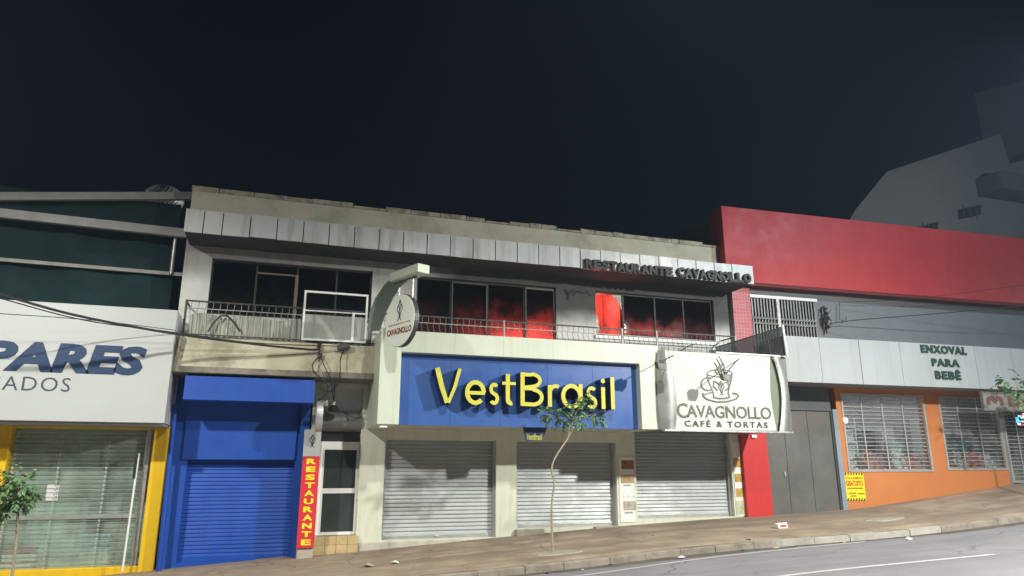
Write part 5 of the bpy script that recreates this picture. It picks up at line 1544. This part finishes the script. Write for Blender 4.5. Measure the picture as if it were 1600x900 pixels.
for pts in (((1497, 327), (1533, 320), (1532, 336), (1498, 343)), ((1434, 355), (1466, 346), (1465, 360), (1440, 362))):
    q_ = [TP(*p, TY - .05) for p in pts]
    wo = MB().prism(q_, TY - .06, TY - .003).build('window', dw, th)
    xs_, zs_ = [p[0] for p in q_], [p[1] for p in q_]
    for k in range(1, 4):
        f_ = k / 4
        MB().box(lerp(min(xs_), max(xs_), f_) - .04, lerp(min(xs_), max(xs_), f_) + .04, TY - .09, TY - .061, min(zs_) + .25, max(zs_) - .25).build('louvre', M('louvre_grey', (.12, .12, .12), .6), wo)
for (a, b, t_, bt_) in ((1560, 1720, 283, 308),):
    q_ = F0.rect(a, b, t_, bt_, TY - 2)
    MB().box(q_[0], q_[1], TY - 2.4, TY - .01, q_[2], q_[3]).build('balcony', M('dark_balcony', (.08, .085, .09), .8), th, bevel=.06)
T2 = 38.0
tw2 = thing('tower_block', 'dim bluish tower block rising at the upper right edge', 'building', (F0.at(1600, 300, T2).x, T2, 0))
q_ = [TP(*p, T2) for p in ((1523, 146), (1720, 96), (1740, 400), (1540, 400))]
skewed([q_[0], q_[1], (q_[1][0], -2), (q_[0][0], -2)], T2, 14, 1.5).build('wall', M('tower_grey', (.20, .21, .22), .9, var=.1, sc=.1), tw2)

# ================================================================== young street trees
bark = M('pale_bark', (.32, .28, .21), .9, var=.25, sc=8, bump=.4, bsc=40)
def leafmat(name, c):
    m = M(name, c, .42, var=.35, sc=9, spec=.5)
    return m
def compound(mb, base, dirv, length, r, n=6, lw=.030, ll=.085):
    """a pinnate leaf: paired leaflets along a drooping stalk"""
    d = Vector(dirv).normalized()
    side = d.cross(Vector((0, 0, 1)))
    if side.length < .1: side = Vector((1, 0, 0))
    side.normalize()
    p = Vector(base)
    step = length / n
    for i in range(n + 1):
        d = (d + Vector((0, 0, -.10)) + Vector((r.uniform(-.06, .06), r.uniform(-.06, .06), r.uniform(-.05, .05)))).normalized()
        q = p + d * step
        if i > 0:
            for sg_ in ((-1, 1) if i < n else (0,)):
                ld = (d * .55 + side * sg_ * .8 + Vector((r.uniform(-.2, .2), r.uniform(-.2, .2), -.35 + r.uniform(-.25, .2)))).normalized()
                up = ld.cross(side * (sg_ or 1)); up = (up + Vector((r.uniform(-.5, .5), r.uniform(-.5, .5), r.uniform(-.2, .5)))).normalized()
                wv = ld.cross(up).normalized()
                l, w = ll * r.uniform(.75, 1.2), lw * r.uniform(.8, 1.2)
                tip_ = q + ld * l + Vector((0, 0, -.012))
                mid = q + ld * l * .5
                mb.add([q, mid + wv * w, tip_, mid - wv * w, mid + up * w * .25], [(0, 1, 4), (1, 2, 4), (2, 3, 4), (3, 0, 4)])
        p = q
def young_tree(name, label, trunk, radii, limbs, clusters, seed, lc, ll=.068, lw=.024, per=8, spread=.14):
    r = random.Random(seed)
    t_ = thing(name, label, 'tree', tuple(trunk[0]))
    tr = MB(); tr.tube(spl(trunk, 22), [radii[0] + (radii[1] - radii[0]) * i / 22 for i in range(23)], 8)
    tr.build('trunk', bark, t_, smooth=True)
    lb = MB(); lf = MB()
    for a, b in limbs: lb.tube(spl([a, a.lerp(b, .5) + Vector((r.uniform(-.03, .03), r.uniform(-.03, .03), .03)), b], 8), [radii[1] * .9 - radii[1] * .6 * i / 8 for i in range(9)], 6)
    for c, rad in clusters:
        near = min(limbs, key=lambda s_: (s_[1] - c).length)[1]
        lb.tube([near, near.lerp(c, .6) + Vector((0, 0, .02)), c], [.008, .006, .003], 5)
        for k in range(per):
            d = Vector((r.gauss(0, 1), r.gauss(0, 1), r.gauss(0, .55) + .1)).normalized()
            compound(lf, c + d * rad * r.uniform(0, .5), d, rad * r.uniform(.8, 1.5), r, n=r.choice((4, 5, 6)), ll=ll, lw=lw)
    lb.build('branches', bark, t_, smooth=True)
    lf.build('crown', leafmat('leaf_' + name, lc), t_)
TYc = -3.22
c3p = lambda px, py, y=TYc: F0.at(px, py, y)
trunk = [c3p(863, 866), c3p(862.5, 830), c3p(862, 790), c3p(866, 755), c3p(862, 735), c3p(866, 718), c3p(879, 697), c3p(888, 684)]
trunk[0].z = zwalk(trunk[0].x, TYc) - .03
fork = trunk[-1]
limbs = [(fork, c3p(893, 662, TYc - .1)), (fork, c3p(900, 655, TYc + .15)), (c3p(893, 668), c3p(872, 652, TYc + .1)), (c3p(898, 658), c3p(925, 648, TYc - .1)), (c3p(893, 664), c3p(905, 634, TYc))]
cl = [(c3p(862, 652, TYc + .1), .16), (c3p(876, 642, TYc - .2), .18), (c3p(890, 650, TYc + .25), .2), (c3p(905, 640, TYc), .2), (c3p(918, 630, TYc + .1), .16), (c3p(928, 647, TYc - .15), .17), (c3p(905, 656, TYc - .25), .16), (c3p(885, 660, TYc + .2), .15), (c3p(898, 632, TYc + .1), .13), (c3p(880, 652, TYc), .17)]
cl += [(c3p(852, 648, TYc), .14), (c3p(936, 655, TYc), .14), (c3p(915, 622, TYc - .1), .13), (c3p(912, 664, TYc + .1), .13)]
young_tree('young_tree', 'spindly young tree with a crooked pale trunk in front of the second shutter', trunk, (.030, .018), limbs, cl, 21, (.085, .17, .065), per=9)
TL = -3.4
trunk = [F0.at(19, 905, TL), F0.at(24, 860, TL), F0.at(27, 820, TL), F0.at(28, 800, TL)]
trunk[0] = Vector((trunk[0].x, TL, zwalk(trunk[0].x, TL) - .05))
f2 = trunk[-1]
limbs = [(f2, F0.at(12, 775, TL)), (f2, F0.at(40, 770, TL + .1)), (f2, F0.at(26, 750, TL - .1))]
cl = [(F0.at(*p, TL + dy), s_) for p, dy, s_ in (((2, 765), .1, .2), ((14, 755), -.2, .2), ((28, 745), .1, .18), ((42, 758), -.1, .16), ((48, 772), .1, .13), ((10, 785), .15, .18), ((28, 770), -.2, .2), ((-8, 775), 0, .2), ((22, 790), .1, .15), ((40, 785), -.05, .12), ((-2, 800), 0, .12))]
young_tree('young_tree', 'bushy young tree in front of the slatted yellow-pillared shop', trunk, (.026, .02), limbs, cl, 5, (.055, .125, .06), ll=.085, lw=.026, per=11)
TR = -3.3
bx = F0.at(1640, 830, TR)
trunk = [Vector((bx.x, TR, zwalk(bx.x, TR) - .05)), F0.at(1636, 720, TR), F0.at(1625, 650, TR), F0.at(1605, 612, TR)]
limbs = [(trunk[-1], F0.at(1575, 602, TR)), (trunk[-1], F0.at(1620, 590, TR)), (trunk[-2], F0.at(1590, 625, TR - .2))]
cl = [(F0.at(*p, TR + dy), s_) for p, dy, s_ in (((1560, 602), 0, .16), ((1572, 596), .1, .2), ((1588, 604), -.1, .2), ((1600, 595), .1, .22), ((1615, 605), 0, .25), ((1590, 612), .1, .15), ((1598, 628), -.2, .14))]
young_tree('young_tree', 'leafy young tree at the right edge below the white fascia', trunk, (.03, .02), limbs, cl, 8, (.05, .12, .05), ll=.11, lw=.04, per=5)

# ================================================================== litter
q = F0.at(1220, 827, -2.6); zc = zwalk(q.x, -2.6)
lb_ = thing('litter_carton', 'crushed white and red carton lying on the pavement before the dark gate', 'carton', (q.x, -2.6, zc))
MB().hexa([(q.x - .16, -2.72, zc), (q.x + .15, -2.7, zc), (q.x + .17, -2.5, zc), (q.x - .14, -2.5, zc)], [(q.x - .15, -2.7, zc + .10), (q.x + .13, -2.7, zc + .15), (q.x + .16, -2.52, zc + .13), (q.x - .13, -2.52, zc + .12)]).build('carton', M('carton_white', (.75, .72, .70), .6, var=.1, sc=6), lb_, bevel=.012)
MB().box(q.x - .10, q.x + .09, -2.728, -2.716, zc + .05, zc + .085).build('red_print', M('carton_red', (.45, .05, .05), .6), lb_)
def scrap(px, py, y, s, m, label, seed, name='litter_scrap'):
    r = random.Random(seed); p = F0.at(px, py, y); z = zwalk(p.x, y) if y > KY else zroad(p.x)
    n = 7; ring = [(p.x + s * cos(2 * pi * i / n) * r.uniform(.6, 1.2), y + s * .6 * sin(2 * pi * i / n) * r.uniform(.6, 1.2), z + .004 + r.uniform(0, s * .3)) for i in range(n)]
    top = (p.x, y, z + s * r.uniform(.4, .7))
    solo(MB().add(ring + [top, (p.x, y, z)], [(i, (i + 1) % n, n) for i in range(n)] + [((i + 1) % n, i, n + 1) for i in range(n)]), name, m, label, 'litter', (p.x, y, z), group='scraps of litter on the street')
lw_ = M('litter_white', (.6, .6, .56), .7, var=.2, sc=8); ld_ = M('litter_dark', (.04, .035, .03), .9, var=.3, sc=8); lt_ = M('litter_tan', (.32, .27, .2), .9, var=.3, sc=8)
for k, (px, py, y, s, m, lab) in enumerate([(574, 888, -2.6, .14, lt_, 'tan crumpled scrap on the pavement below the door steps'), (617, 880, -2.5, .12, lw_, 'crumpled white paper on the pavement left of the young tree'),
        (762, 893, -4.55, .05, ld_, 'dark clump in the gutter left of the young tree'), (855, 885, -4.6, .06, ld_, 'dark clump in the gutter under the crooked tree'), (910, 878, -4.7, .05, lw_, 'white scrap in the gutter right of the crooked tree'),
        (953, 872, -4.5, .06, ld_, 'black lump against the kerb below the white food poster'), (1065, 864, -4.7, .10, lw_, 'white scrap on the road edge below the café banner'), (1160, 851, -4.5, .07, ld_, 'dark lump against the kerb below the red pier'),
        (1212, 846, -4.6, .12, lt_, 'tan scrap in the gutter below the carton'), (1418, 832, -4.9, .12, lw_, 'white scrap on the road beside the pale kerb'), (1317, 838, -4.55, .09, lt_, 'tan scrap beside the pale kerb'), (1170, 842, -4.0, .09, lt_, 'tan scrap on the pavement edge by the red pier'), (1020, 842, -2.2, .06, lt_, 'tan scrap on the pavement before the third shutter')]):
    scrap(px, py, y, s, m, lab, k)
